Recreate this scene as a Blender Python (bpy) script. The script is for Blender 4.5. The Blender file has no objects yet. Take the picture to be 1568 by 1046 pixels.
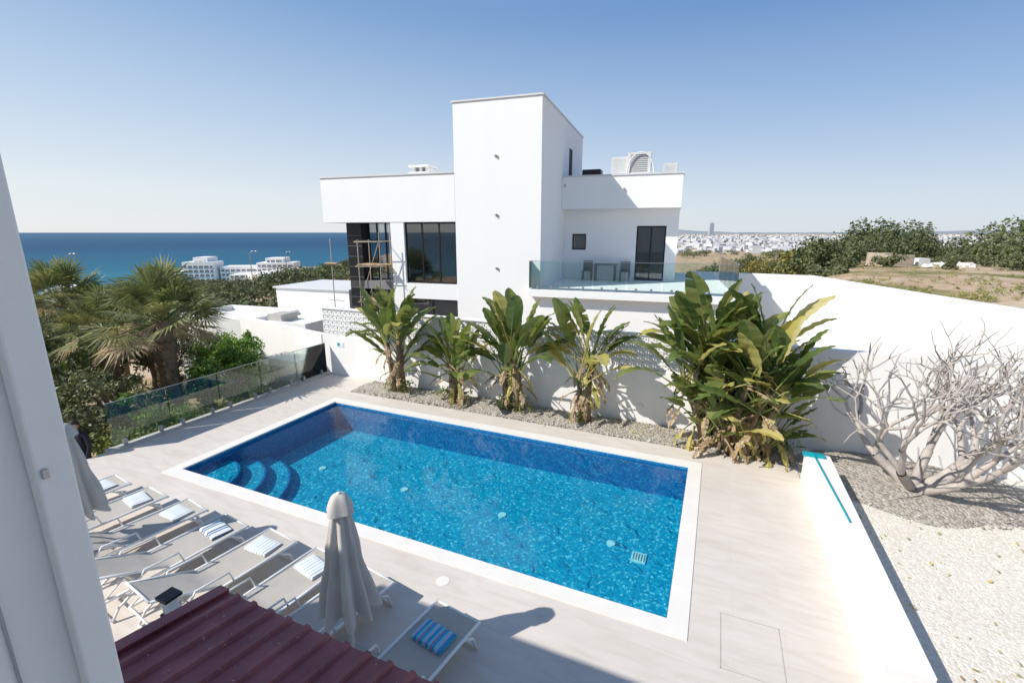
import bpy, math, random
import numpy as np
from mathutils import Vector, Matrix
random.seed(7); rng=np.random.default_rng(7)
S=bpy.context.scene
COL=S.collection
PSI=math.radians(23.6); CP,SP=math.cos(PSI),math.sin(PSI)
def RF(R,F): return (R*CP-F*SP, R*SP+F*CP)

# ---------------------------------------------------------------- materials
def newmat(name):
    m=bpy.data.materials.new(name); m.use_nodes=True
    nt=m.node_tree; nt.nodes.clear()
    out=nt.nodes.new('ShaderNodeOutputMaterial')
    return m,nt,out
def N(nt,t,**kw):
    n=nt.nodes.new(t)
    for k,v in kw.items():
        if k in n.inputs: n.inputs[k].default_value=v
        else: setattr(n,k,v)
    return n
def L(nt,a,b): nt.links.new(a,b)
def c4(c): return (c[0],c[1],c[2],1)
def ramp(nt,fac,stops,interp='LINEAR'):
    r=nt.nodes.new('ShaderNodeValToRGB'); r.color_ramp.interpolation=interp
    e=r.color_ramp.elements
    e[0].position=stops[0][0]; e[0].color=c4(stops[0][1])
    e[1].position=stops[-1][0]; e[1].color=c4(stops[-1][1])
    for p,c in stops[1:-1]:
        x=e.new(p); x.color=c4(c)
    if fac is not None: L(nt,fac,r.inputs[0])
    return r
def plain(name,col,rough=0.7,var=0.08,scale=2.0,bump=0.0,bscale=60,metal=0,spec=0.4,streak=False):
    m,nt,out=newmat(name)
    p=N(nt,'ShaderNodeBsdfPrincipled'); p.inputs['Roughness'].default_value=rough
    p.inputs['Metallic'].default_value=metal; p.inputs['Specular IOR Level'].default_value=spec
    g=N(nt,'ShaderNodeNewGeometry')
    src=g.outputs['Position']
    if streak:
        mp=N(nt,'ShaderNodeMapping'); mp.inputs['Scale'].default_value=(1,1,0.18); L(nt,src,mp.inputs[0]); src2=mp.outputs[0]
    else: src2=src
    n=N(nt,'ShaderNodeTexNoise'); n.inputs['Scale'].default_value=scale; n.inputs['Detail'].default_value=6; n.inputs['Roughness'].default_value=0.6
    L(nt,src2,n.inputs['Vector'])
    lo=[c*(1-var) for c in col]; hi=[min(1,c*(1+var)) for c in col]
    r=ramp(nt,n.outputs[0],[(0.3,lo),(0.7,hi)])
    L(nt,r.outputs[0],p.inputs['Base Color'])
    if bump>0:
        n2=N(nt,'ShaderNodeTexNoise'); n2.inputs['Scale'].default_value=bscale; n2.inputs['Detail'].default_value=4
        L(nt,src,n2.inputs['Vector'])
        b=N(nt,'ShaderNodeBump'); b.inputs['Strength'].default_value=bump; b.inputs['Distance'].default_value=0.01
        L(nt,n2.outputs[0],b.inputs['Height']); L(nt,b.outputs[0],p.inputs['Normal'])
    L(nt,p.outputs[0],out.inputs[0])
    return m
def leafmat(name,cols,trans=0.3,rough=0.5,nscale=0.8):
    m,nt,out=newmat(name)
    g=N(nt,'ShaderNodeNewGeometry')
    n=N(nt,'ShaderNodeTexNoise'); n.inputs['Scale'].default_value=nscale; n.inputs['Detail'].default_value=3
    L(nt,g.outputs['Position'],n.inputs['Vector'])
    ma=N(nt,'ShaderNodeMath',operation='MULTIPLY_ADD'); ma.inputs[1].default_value=0.55
    L(nt,g.outputs['Random Per Island'],ma.inputs[0])
    mb_=N(nt,'ShaderNodeMath',operation='MULTIPLY'); mb_.inputs[1].default_value=0.5; L(nt,n.outputs[0],mb_.inputs[0])
    L(nt,mb_.outputs[0],ma.inputs[2])
    k=len(cols); r=ramp(nt,ma.outputs[0],[(0.12+0.76*i/(k-1),c) for i,c in enumerate(cols)])
    p=N(nt,'ShaderNodeBsdfPrincipled'); p.inputs['Roughness'].default_value=rough; p.inputs['Specular IOR Level'].default_value=0.35
    L(nt,r.outputs[0],p.inputs['Base Color'])
    if trans<=0:
        L(nt,p.outputs[0],out.inputs[0]); return m
    t=N(nt,'ShaderNodeBsdfTranslucent')
    hs=N(nt,'ShaderNodeHueSaturation'); hs.inputs['Value'].default_value=1.3; hs.inputs['Saturation'].default_value=1.1
    L(nt,r.outputs[0],hs.inputs['Color']); L(nt,hs.outputs[0],t.inputs[0])
    mx=N(nt,'ShaderNodeMixShader'); mx.inputs[0].default_value=trans
    L(nt,p.outputs[0],mx.inputs[1]); L(nt,t.outputs[0],mx.inputs[2]); L(nt,mx.outputs[0],out.inputs[0])
    return m
def glassmat(name,tint,base=0.04,rough=0.02,ior=1.45):
    m,nt,out=newmat(name)
    tr=N(nt,'ShaderNodeBsdfTransparent'); tr.inputs[0].default_value=c4(tint)
    gl=N(nt,'ShaderNodeBsdfGlossy'); gl.inputs['Roughness'].default_value=rough; gl.inputs[0].default_value=(1,1,1,1)
    fr=N(nt,'ShaderNodeFresnel'); fr.inputs[0].default_value=ior
    ad=N(nt,'ShaderNodeMath',operation='ADD'); ad.inputs[1].default_value=base; ad.use_clamp=True
    L(nt,fr.outputs[0],ad.inputs[0])
    mx=N(nt,'ShaderNodeMixShader'); L(nt,ad.outputs[0],mx.inputs[0]); L(nt,tr.outputs[0],mx.inputs[1]); L(nt,gl.outputs[0],mx.inputs[2])
    L(nt,mx.outputs[0],out.inputs[0])
    return m

M_white=plain('white_render',(0.87,0.86,0.84),0.85,0.012,1.2,0.15,90,streak=True)
M_white2=plain('white_render_weathered',(0.85,0.835,0.81),0.85,0.035,1.5,0.25,70,streak=True)
M_jamb=plain('painted_jamb',(0.86,0.84,0.81),0.5,0.03,3,0.15,30)
M_trim=plain('cap_trim',(0.66,0.66,0.66),0.6,0.03)
M_frame=plain('aluminium_white',(0.80,0.80,0.78),0.35,0.02)
M_sling=plain('sling_mesh',(0.49,0.45,0.40),0.8,0.05,8,0.4,400)
M_black=plain('black_frame',(0.012,0.012,0.014),0.4,0.1)
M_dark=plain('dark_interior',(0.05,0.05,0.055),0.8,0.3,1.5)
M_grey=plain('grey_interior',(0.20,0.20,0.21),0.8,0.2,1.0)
M_steel=plain('steel',(0.45,0.46,0.48),0.35,0.1,metal=0.8)
M_scaf=plain('scaffold_tube',(0.42,0.37,0.30),0.6,0.2,5)
M_wood=plain('scaffold_wood',(0.50,0.34,0.20),0.8,0.25,4)
M_conc=plain('concrete_and_shade_grey',(0.46,0.44,0.41),0.85,0.15,3,0.3)
M_canvas=plain('parasol_canvas',(0.56,0.53,0.49),0.9,0.06,5,0.4,200)
M_bark=plain('bark',(0.16,0.12,0.085),0.9,0.3,8,0.8,30)
M_bare=plain('frangipani_bark',(0.46,0.41,0.37),0.8,0.22,5,0.6,40)
M_pstem=plain('banana_stem',(0.24,0.17,0.10),0.85,0.4,9,0.6,40)
M_teal=plain('teal_plastic',(0.0,0.30,0.38),0.35,0.05)
M_poolwhite=plain('pool_fitting',(0.82,0.82,0.82),0.5,0.03)
M_ac=plain('ac_casing',(0.66,0.66,0.64),0.5,0.05)
M_beige=plain('beige_stone',(0.50,0.42,0.32),0.9,0.2,3,0.5,20)
M_cloth=plain('dark_clothes',(0.02,0.022,0.03),0.9,0.2)
M_skin=plain('skin',(0.42,0.25,0.18),0.6,0.05)
M_hair=plain('hair',(0.03,0.02,0.015),0.7,0.2)
M_glass=glassmat('fence_glass',(0.86,0.93,0.91),0.0)
M_winglass=glassmat('window_glass',(0.62,0.65,0.67),0.08)
M_blind=plain('curtain',(0.45,0.46,0.47),0.9,0.1)

def tilemat():
    m,nt,out=newmat('deck_tiles')
    g=N(nt,'ShaderNodeNewGeometry')
    b=N(nt,'ShaderNodeTexBrick'); b.inputs['Scale'].default_value=1; b.inputs['Brick Width'].default_value=1.2; b.inputs['Row Height'].default_value=0.6
    b.inputs['Mortar Size'].default_value=0.0025; b.inputs['Color1'].default_value=(0,0,0,1); b.inputs['Color2'].default_value=(1,1,1,1); b.inputs['Mortar'].default_value=(0.5,0.5,0.5,1)
    b.inputs['Mortar Smooth'].default_value=0.2; b.inputs['Bias'].default_value=0
    L(nt,g.outputs['Position'],b.inputs['Vector'])
    mp=N(nt,'ShaderNodeMapping'); mp.inputs['Scale'].default_value=(1.2,5,1); mp.inputs['Rotation'].default_value=(0,0,0.25); L(nt,g.outputs['Position'],mp.inputs[0])
    n=N(nt,'ShaderNodeTexNoise'); n.inputs['Scale'].default_value=1.3; n.inputs['Detail'].default_value=8; n.inputs['Distortion'].default_value=1.0; L(nt,mp.outputs[0],n.inputs['Vector'])
    r=ramp(nt,n.outputs[0],[(0.25,(0.62,0.555,0.49)),(0.5,(0.68,0.62,0.56)),(0.75,(0.72,0.67,0.615))])
    n3=N(nt,'ShaderNodeTexNoise'); n3.inputs['Scale'].default_value=0.45; n3.inputs['Detail'].default_value=4; L(nt,g.outputs['Position'],n3.inputs['Vector'])
    r3=ramp(nt,n3.outputs[0],[(0.35,(0.94,0.93,0.92)),(0.65,(1,1,1))])
    r2=ramp(nt,b.outputs['Color'],[(0,(0.965,0.965,0.965)),(1,(1.0,0.995,0.99))])
    mu=N(nt,'ShaderNodeMix',data_type='RGBA',blend_type='MULTIPLY'); mu.inputs[0].default_value=1
    L(nt,r.outputs[0],mu.inputs[6]); L(nt,r2.outputs[0],mu.inputs[7])
    mu2=N(nt,'ShaderNodeMix',data_type='RGBA',blend_type='MULTIPLY'); mu2.inputs[0].default_value=1
    L(nt,mu.outputs[2],mu2.inputs[6]); L(nt,r3.outputs[0],mu2.inputs[7])
    mm=N(nt,'ShaderNodeMix',data_type='RGBA'); L(nt,b.outputs['Fac'],mm.inputs[0]); L(nt,mu2.outputs[2],mm.inputs[6]); mm.inputs[7].default_value=(0.57,0.52,0.47,1)
    p=N(nt,'ShaderNodeBsdfPrincipled'); p.inputs['Roughness'].default_value=0.6; p.inputs['Specular IOR Level'].default_value=0.3
    L(nt,mm.outputs[2],p.inputs['Base Color']); L(nt,p.outputs[0],out.inputs[0]); return m
M_tile=tilemat()
M_coping=plain('coping_stone',(0.78,0.745,0.69),0.6,0.04,2)

def mosaic(name,cols,scale=22,pos=(0,0.5,0.84,1.0)):
    m,nt,out=newmat(name)
    g=N(nt,'ShaderNodeNewGeometry')
    v=N(nt,'ShaderNodeTexVoronoi'); v.inputs['Scale'].default_value=scale; v.inputs['Randomness'].default_value=1
    L(nt,g.outputs['Position'],v.inputs['Vector'])
    sep=N(nt,'ShaderNodeSeparateColor'); L(nt,v.outputs['Color'],sep.inputs[0])
    r=ramp(nt,sep.outputs[0],[(pos[i],cols[i]) for i in range(4)])
    p=N(nt,'ShaderNodeBsdfPrincipled'); p.inputs['Roughness'].default_value=0.4
    L(nt,r.outputs[0],p.inputs['Base Color']); L(nt,p.outputs[0],out.inputs[0]); return m
M_poolfloor=mosaic('pool_mosaic_caustic_floor',[(0.0,0.25,0.43),(0.0,0.34,0.53),(0.03,0.44,0.62),(0.38,0.74,0.80)],27,(0,0.5,0.86,1))  # palest flecks are caustic light painted in among the mosaic colours
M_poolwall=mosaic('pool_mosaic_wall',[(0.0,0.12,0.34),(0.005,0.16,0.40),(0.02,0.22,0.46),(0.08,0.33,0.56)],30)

def watermat():
    m,nt,out=newmat('pool_water')
    g=N(nt,'ShaderNodeNewGeometry')
    n=N(nt,'ShaderNodeTexNoise'); n.inputs['Scale'].default_value=3.0; n.inputs['Detail'].default_value=3; n.inputs['Distortion'].default_value=0.6
    L(nt,g.outputs['Position'],n.inputs['Vector'])
    b=N(nt,'ShaderNodeBump'); b.inputs['Strength'].default_value=0.2; b.inputs['Distance'].default_value=0.03; L(nt,n.outputs[0],b.inputs['Height'])
    tr=N(nt,'ShaderNodeBsdfTransparent'); tr.inputs[0].default_value=(0.60,0.965,0.995,1)
    gl=N(nt,'ShaderNodeBsdfGlossy'); gl.inputs['Roughness'].default_value=0.02; L(nt,b.outputs[0],gl.inputs['Normal'])
    fr=N(nt,'ShaderNodeFresnel'); fr.inputs[0].default_value=1.33; L(nt,b.outputs[0],fr.inputs['Normal'])
    mx=N(nt,'ShaderNodeMixShader'); L(nt,fr.outputs[0],mx.inputs[0]); L(nt,tr.outputs[0],mx.inputs[1]); L(nt,gl.outputs[0],mx.inputs[2]); L(nt,mx.outputs[0],out.inputs[0]); return m
M_water=watermat()

def gravelmat(name,cols,scale,bump=0.8):
    m,nt,out=newmat(name)
    g=N(nt,'ShaderNodeNewGeometry')
    v=N(nt,'ShaderNodeTexVoronoi'); v.inputs['Scale'].default_value=scale; L(nt,g.outputs['Position'],v.inputs['Vector'])
    sep=N(nt,'ShaderNodeSeparateColor'); L(nt,v.outputs['Color'],sep.inputs[0])
    n=N(nt,'ShaderNodeTexNoise'); n.inputs['Scale'].default_value=0.9; n.inputs['Detail'].default_value=5; L(nt,g.outputs['Position'],n.inputs['Vector'])
    ad=N(nt,'ShaderNodeMath',operation='MULTIPLY_ADD'); ad.inputs[1].default_value=0.6; L(nt,sep.outputs[0],ad.inputs[0])
    m2=N(nt,'ShaderNodeMath',operation='MULTIPLY'); m2.inputs[1].default_value=0.4; L(nt,n.outputs[0],m2.inputs[0]); L(nt,m2.outputs[0],ad.inputs[2])
    k=len(cols); r=ramp(nt,ad.outputs[0],[(0.1+0.8*i/(k-1),c) for i,c in enumerate(cols)])
    p=N(nt,'ShaderNodeBsdfPrincipled'); p.inputs['Roughness'].default_value=0.9
    L(nt,r.outputs[0],p.inputs['Base Color'])
    b=N(nt,'ShaderNodeBump'); b.invert=True; b.inputs['Strength'].default_value=bump; b.inputs['Distance'].default_value=0.03; L(nt,v.outputs['Distance'],b.inputs['Height']); L(nt,b.outputs[0],p.inputs['Normal'])
    L(nt,p.outputs[0],out.inputs[0]); return m
M_gravelW=gravelmat('white_gravel_mat',[(0.60,0.54,0.45),(0.72,0.67,0.58),(0.78,0.74,0.67)],30,0.4)
M_gravelB=gravelmat('bed_gravel_mat',[(0.22,0.19,0.15),(0.35,0.31,0.26),(0.46,0.42,0.36),(0.56,0.52,0.46)],22,1.0)

# ---------------------------------------------------------------- mesh helpers
class MB:
    def __init__(s): s.v=[];s.f=[];s.m=[]
    def add(s,vs,fs,mi=0):
        o=len(s.v); s.v.extend([tuple(v) for v in vs]); s.f.extend([tuple(o+i for i in f) for f in fs]); s.m.extend([mi]*len(fs))
    def box(s,x0,x1,y0,y1,z0,z1,mi=0,mat=None):
        vs=[(x,y,z) for z in (z0,z1) for y in (y0,y1) for x in (x0,x1)]
        if mat is not None: vs=[tuple(mat@Vector(v)) for v in vs]
        s.add(vs,[(0,2,3,1),(4,5,7,6),(0,1,5,4),(2,6,7,3),(0,4,6,2),(1,3,7,5)],mi)
    def tube(s,pts,rad,n=8,mi=0,cap=True):
        pts=[Vector(p) for p in pts]
        if not hasattr(rad,'__len__'): rad=[rad]*len(pts)
        rings=[];up=None
        for i,p in enumerate(pts):
            d=(pts[min(i+1,len(pts)-1)]-pts[max(i-1,0)])
            if d.length<1e-9: d=Vector((0,0,1))
            d.normalize()
            if up is None:
                up=Vector((0,0,1)) if abs(d.z)<0.9 else Vector((1,0,0))
            a=(up-d*up.dot(d))
            if a.length<1e-5: a=d.orthogonal()
            a.normalize(); b=d.cross(a); up=a
            rings.append([p+(a*math.cos(2*math.pi*k/n)+b*math.sin(2*math.pi*k/n))*rad[i] for k in range(n)])
        vs=[v for r in rings for v in r]; fs=[]
        for i in range(len(pts)-1):
            for k in range(n):
                k2=(k+1)%n
                fs.append((i*n+k,i*n+k2,(i+1)*n+k2,(i+1)*n+k))
        if cap: fs.append(tuple(range(n-1,-1,-1))); fs.append(tuple((len(pts)-1)*n+k for k in range(n)))
        s.add(vs,fs,mi)
    def mesh(s,name,mats,smooth=False):
        me=bpy.data.meshes.new(name); me.from_pydata(s.v,[],s.f)
        for m in (mats if isinstance(mats,(list,tuple)) else [mats]): me.materials.append(m)
        me.polygons.foreach_set('material_index',s.m)
        if smooth: me.polygons.foreach_set('use_smooth',[True]*len(s.f))
        me.update(); return me
    def build(s,name,mats,parent=None,smooth=False,bevel=0):
        return place(name,s.mesh(name,mats,smooth),parent,bevel)
def place(name,me,parent=None,bevel=0):
    o=bpy.data.objects.new(name,me); COL.objects.link(o)
    if parent: o.parent=parent
    if bevel:
        b=o.modifiers.new('bevel','BEVEL'); b.width=bevel; b.segments=2; b.limit_method='ANGLE'
    return o
def empty(name,loc=(0,0,0),rotz=0):
    e=bpy.data.objects.new(name,None); COL.objects.link(e); e.location=loc; e.rotation_euler=(0,0,rotz); e.empty_display_size=0.2; return e
def boxo(name,x0,x1,y0,y1,z0,z1,mat,parent=None,bevel=0):
    m=MB(); m.box(x0,x1,y0,y1,z0,z1); return m.build(name,mat,parent,bevel=bevel)
def quadmesh(name,V,mat,parent=None):
    V=np.asarray(V,dtype=np.float32).reshape(-1,3); n=len(V)//4
    me=bpy.data.meshes.new(name); me.vertices.add(len(V)); me.vertices.foreach_set('co',V.ravel())
    me.loops.add(len(V)); me.loops.foreach_set('vertex_index',np.arange(len(V),dtype=np.int32))
    me.polygons.add(n); me.polygons.foreach_set('loop_start',np.arange(0,len(V),4,dtype=np.int32))
    me.materials.append(mat); me.update(calc_edges=True); me.validate()
    return place(name,me,parent)
def unit(a): return a/np.maximum(np.linalg.norm(a,axis=-1,keepdims=True),1e-9)
def leafcloud(C,R,n,l,w,up=0.3,shell=0.55):
    C=np.repeat(np.asarray(C,float),n,0); R=np.repeat(np.asarray(R,float),n,0); k=len(C)
    d=unit(rng.normal(size=(k,3))); rad=shell+(1.08-shell)*rng.random((k,1))**0.8
    p=C+d*R*rad
    nn=unit(d*0.8+rng.normal(size=(k,3))*0.7+np.array([0,0,up]))
    a=unit(np.cross(nn,rng.normal(size=(k,3)))); b=np.cross(nn,a)
    sz=(0.6+0.8*rng.random((k,1)))
    a=a*l*sz; b=b*w*sz
    return np.stack([p-a,p+b-a*0.1,p+a,p-b-a*0.1],1).reshape(-1,3)

# ---------------------------------------------------------------- world / light / camera
sund=Vector((0.78,0.76,-1.0)).normalized()
w=bpy.data.worlds.new("World"); S.world=w; w.use_nodes=True
nt=w.node_tree; bg=nt.nodes['Background']; wout=nt.nodes['World Output']
sky=nt.nodes.new('ShaderNodeTexSky'); sky.sky_type='NISHITA'; sky.sun_disc=False
sky.sun_elevation=math.asin(-sund.z); sky.sun_rotation=math.radians(225.7)
sky.air_density=1.0; sky.dust_density=0.6; sky.ozone_density=2.0; sky.altitude=0
nt.links.new(sky.outputs[0],bg.inputs[0]); bg.inputs[1].default_value=0.14
tc=nt.nodes.new('ShaderNodeTexCoord'); sp=nt.nodes.new('ShaderNodeSeparateXYZ'); nt.links.new(tc.outputs['Generated'],sp.inputs[0])
rL=ramp(nt,sp.outputs[2],[(0.0,(0.86,0.88,0.89)),(0.07,(0.80,0.86,0.90)),(0.21,(0.54,0.68,0.85)),(0.38,(0.26,0.44,0.72)),(1,(0.16,0.26,0.46))])
rR=ramp(nt,sp.outputs[2],[(0.0,(0.68,0.75,0.82)),(0.06,(0.62,0.71,0.82)),(0.20,(0.34,0.50,0.75)),(0.36,(0.135,0.285,0.59)),(1,(0.12,0.21,0.41))])
dt=nt.nodes.new('ShaderNodeVectorMath'); dt.operation='DOT_PRODUCT'; nt.links.new(tc.outputs['Generated'],dt.inputs[0]); dt.inputs[1].default_value=(-CP,-SP,0)
mr=nt.nodes.new('ShaderNodeMapRange'); mr.inputs[1].default_value=-0.7; mr.inputs[2].default_value=0.75; nt.links.new(dt.outputs['Value'],mr.inputs[0])
mc=nt.nodes.new('ShaderNodeMix'); mc.data_type='RGBA'; nt.links.new(mr.outputs[0],mc.inputs[0]); nt.links.new(rR.outputs[0],mc.inputs[6]); nt.links.new(rL.outputs[0],mc.inputs[7])
bg2=nt.nodes.new('ShaderNodeBackground'); nt.links.new(mc.outputs[2],bg2.inputs[0]); bg2.inputs[1].default_value=1.0
ms=nt.nodes.new('ShaderNodeMixShader'); ms.inputs[0].default_value=0.9
nt.links.new(bg.outputs[0],ms.inputs[1]); nt.links.new(bg2.outputs[0],ms.inputs[2]); nt.links.new(ms.outputs[0],wout.inputs[0])
sl=bpy.data.lights.new('sun','SUN'); sl.energy=5.0; sl.angle=math.radians(0.5); sl.color=(1,0.955,0.885)
so=bpy.data.objects.new('sun',sl); COL.objects.link(so); so.rotation_euler=sund.to_track_quat('-Z','Y').to_euler(); so.location=(-20,-20,30)
cam=bpy.data.cameras.new('camera'); co=bpy.data.objects.new('camera',cam); COL.objects.link(co)
co.location=(0,0,5); co.rotation_euler=(math.radians(90-13.15),0,PSI)
cam.sensor_width=36; cam.lens=16.42; cam.clip_start=0.05; cam.clip_end=60000
S.camera=co
S.view_settings.view_transform='Standard'; S.view_settings.look='None'; S.view_settings.exposure=0

# ---------------------------------------------------------------- terrain + sea
def shore(az): return np.interp(az,[-180,-60,-30,-22,-16,-8,8,180],[350,350,380,470,700,1500,14000,14000])
def terrain_h(x,y):
    R=x*CP+y*SP; F=-x*SP+y*CP; d=np.hypot(x,y); az=np.degrees(np.arctan2(R,F))
    sh=shore(az)
    zl=np.interp(d/sh*370,[0,17,30,60,120,350,370,420,20000],[-1.1,-1.1,-2.0,-4.5,-10,-28,-30,-36,-60])
    zr=np.interp(d,[0,27,40,80,150,400,900,2500,20000],[2.6,2.6,2.4,1.6,-3,-15,-25,-27,-27])
    zr2=np.interp(d,[0,27,40,80,150,400,900,2500,20000],[2.6,2.0,0.6,-3,-8,-20,-27,-27,-27])
    k=np.clip((az-27)/9,0,1); zr=zr*k+zr2*(1-k)
    ax,ay,bx,by=9.0,13.0,4.1,26.6
    s=((bx-ax)*(y-ay)-(by-ay)*(x-ax))/math.hypot(bx-ax,by-ay)
    right=np.clip((-s-0.5)/0.6,0,1)*(y>11)
    far=np.clip((d-29)/4,0,1)*(np.clip((az-12)/6,0,1))
    near=np.where(right>far,right,far)
    zn=-1.1*(1-near)+zr*near
    wl=np.clip((az+2)/12,0,1); wl=np.where(d<27,(R>0)*1.0,wl); wl=np.where(az>120,1,wl)
    z=zl*(1-wl)+zn*wl
    z=np.where((d>sh*0.99),np.minimum(z,-34),z)
    return z
radii=np.concatenate([[0.01],np.arange(2,34,0.7),np.geomspace(35,15000,90)])
na=420; ang=np.linspace(0,2*np.pi,na,endpoint=False)
RR,AA=np.meshgrid(radii,ang,indexing='ij'); X=RR*np.cos(AA); Y=RR*np.sin(AA); Z=terrain_h(X,Y)
Z=Z+np.where(RR>18,np.sin(X*0.21)*np.cos(Y*0.17)*0.12,0)
V=np.stack([X,Y,Z],-1).reshape(-1,3)
F_=[]
for i in range(len(radii)-1):
    for j in range(na):
        j2=(j+1)%na; F_.append((i*na+j,(i+1)*na+j,(i+1)*na+j2,i*na+j2))
me=bpy.data.meshes.new('ground'); me.from_pydata(V.tolist(),[],F_)
def groundmat():
    m,nt,out=newmat('dry_ground')
    g=N(nt,'ShaderNodeNewGeometry')
    n=N(nt,'ShaderNodeTexNoise'); n.inputs['Scale'].default_value=0.22; n.inputs['Detail'].default_value=8; n.inputs['Roughness'].default_value=0.65
    L(nt,g.outputs['Position'],n.inputs['Vector'])
    r=ramp(nt,n.outputs[0],[(0.32,(0.14,0.155,0.055)),(0.42,(0.33,0.28,0.13)),(0.49,(0.54,0.38,0.24)),(0.62,(0.64,0.50,0.36))])
    n2=N(nt,'ShaderNodeTexNoise'); n2.inputs['Scale'].default_value=3; n2.inputs['Detail'].default_value=6; L(nt,g.outputs['Position'],n2.inputs['Vector'])
    r2=ramp(nt,n2.outputs[0],[(0.3,(0.7,0.7,0.7)),(0.7,(1.0,1.0,1.0))])
    mu=N(nt,'ShaderNodeMix',data_type='RGBA',blend_type='MULTIPLY'); mu.inputs[0].default_value=1
    L(nt,r.outputs[0],mu.inputs[6]); L(nt,r2.outputs[0],mu.inputs[7])
    p=N(nt,'ShaderNodeBsdfPrincipled'); p.inputs['Roughness'].default_value=0.95; p.inputs['Specular IOR Level'].default_value=0.1
    L(nt,mu.outputs[2],p.inputs['Base Color']); L(nt,p.outputs[0],out.inputs[0]); return m
me.materials.append(groundmat()); me.polygons.foreach_set('use_smooth',[True]*len(F_)); place('ground',me)
def seamat():
    m,nt,out=newmat('sea_water')
    g=N(nt,'ShaderNodeNewGeometry')
    ln=N(nt,'ShaderNodeVectorMath',operation='LENGTH'); L(nt,g.outputs['Position'],ln.inputs[0])
    n=N(nt,'ShaderNodeTexNoise'); n.inputs['Scale'].default_value=0.004; n.inputs['Detail'].default_value=5; L(nt,g.outputs['Position'],n.inputs['Vector'])
    ma=N(nt,'ShaderNodeMath',operation='MULTIPLY_ADD'); ma.inputs[1].default_value=600; L(nt,n.outputs[0],ma.inputs[0]); L(nt,ln.outputs['Value'],ma.inputs[2])
    mr=N(nt,'ShaderNodeMapRange'); mr.inputs[1].default_value=600; mr.inputs[2].default_value=6000; L(nt,ma.outputs[0],mr.inputs[0])
    r=ramp(nt,mr.outputs[0],[(0.0,(0.04,0.22,0.27)),(0.05,(0.02,0.125,0.20)),(0.2,(0.016,0.075,0.15)),(1,(0.05,0.12,0.195))])  # last stop lightened: haze towards the horizon painted into the sea colour
    n2=N(nt,'ShaderNodeTexNoise'); n2.inputs['Scale'].default_value=0.15; n2.inputs['Detail'].default_value=6; L(nt,g.outputs['Position'],n2.inputs['Vector'])
    b=N(nt,'ShaderNodeBump'); b.inputs['Strength'].default_value=0.5; b.inputs['Distance'].default_value=1.0; L(nt,n2.outputs[0],b.inputs['Height'])
    p=N(nt,'ShaderNodeBsdfPrincipled'); p.inputs['Roughness'].default_value=0.6; p.inputs['Specular IOR Level'].default_value=0.1
    L(nt,b.outputs[0],p.inputs['Normal']); L(nt,r.outputs[0],p.inputs['Base Color']); L(nt,p.outputs[0],out.inputs[0]); return m
mb=MB(); n=96; mb.add([(0,0,-30)]+[(50000*math.cos(2*math.pi*k/n),50000*math.sin(2*math.pi*k/n),-30) for k in range(n)],[(0,1+k,1+(k+1)%n) for k in range(n)])
mb.build('sea',seamat())

# ---------------------------------------------------------------- deck, pool
PX0,PX1,PY0,PY1=-10.25,-0.2,5.6,10.1
cw=0.27
mb=MB()
mb.box(-12.7,PX0-cw,-0.2,12.28,-1.3,0)
mb.box(PX1+cw,1.97,-0.2,11.0,-1.3,0)
mb.box(PX0-cw,PX1+cw,-0.2,PY0-cw,-1.3,0)
mb.box(PX0-cw,PX1+cw,PY1+cw,11.0,-1.3,0)
mb.build('pool_deck',M_tile)
pool=empty('swimming_pool')
mb=MB()
mb.box(PX0-cw,PX1+cw,PY0-cw,PY0,-0.2,0.012); mb.box(PX0-cw,PX1+cw,PY1,PY1+cw,-0.2,0.012)
mb.box(PX0-cw,PX0,PY0,PY1,-0.2,0.012); mb.box(PX1,PX1+cw,PY0,PY1,-0.2,0.012)
mb.build('coping',M_coping,pool)
D=-0.82
mb=MB()
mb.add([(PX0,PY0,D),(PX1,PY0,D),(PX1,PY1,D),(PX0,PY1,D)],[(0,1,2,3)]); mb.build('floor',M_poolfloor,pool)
mb=MB(); e=0.004
c=[(PX0+e,PY0+e),(PX1-e,PY0+e),(PX1-e,PY1-e),(PX0+e,PY1-e)]
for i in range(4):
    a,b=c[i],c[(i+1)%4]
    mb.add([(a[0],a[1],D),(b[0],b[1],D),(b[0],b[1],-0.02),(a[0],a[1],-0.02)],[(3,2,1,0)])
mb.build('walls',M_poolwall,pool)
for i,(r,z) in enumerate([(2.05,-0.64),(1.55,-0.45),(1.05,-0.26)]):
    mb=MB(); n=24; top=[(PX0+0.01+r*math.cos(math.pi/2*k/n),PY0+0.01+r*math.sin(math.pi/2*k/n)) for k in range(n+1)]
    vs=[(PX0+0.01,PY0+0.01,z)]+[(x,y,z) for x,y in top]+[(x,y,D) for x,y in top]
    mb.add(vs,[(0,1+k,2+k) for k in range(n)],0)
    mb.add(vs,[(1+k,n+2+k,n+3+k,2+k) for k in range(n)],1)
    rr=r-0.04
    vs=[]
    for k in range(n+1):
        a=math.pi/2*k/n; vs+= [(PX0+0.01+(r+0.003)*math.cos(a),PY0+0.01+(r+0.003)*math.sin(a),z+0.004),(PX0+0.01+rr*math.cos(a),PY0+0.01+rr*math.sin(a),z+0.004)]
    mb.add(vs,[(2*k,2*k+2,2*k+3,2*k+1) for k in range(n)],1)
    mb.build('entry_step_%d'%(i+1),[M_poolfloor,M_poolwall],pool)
mb=MB(); mb.add([(PX0,PY0,-0.07),(PX1,PY0,-0.07),(PX1,PY1,-0.07),(PX0,PY1,-0.07)],[(0,1,2,3)]); mb.build('water_surface',M_water,pool)
mb=MB()
for x in (-8.7,-6.2,-3.7,-1.4):
    mb.tube([(x,7.95,D),(x,7.95,D+0.03)],0.085,16)
mb.build('floor_inlets',M_poolwhite,pool)
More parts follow.
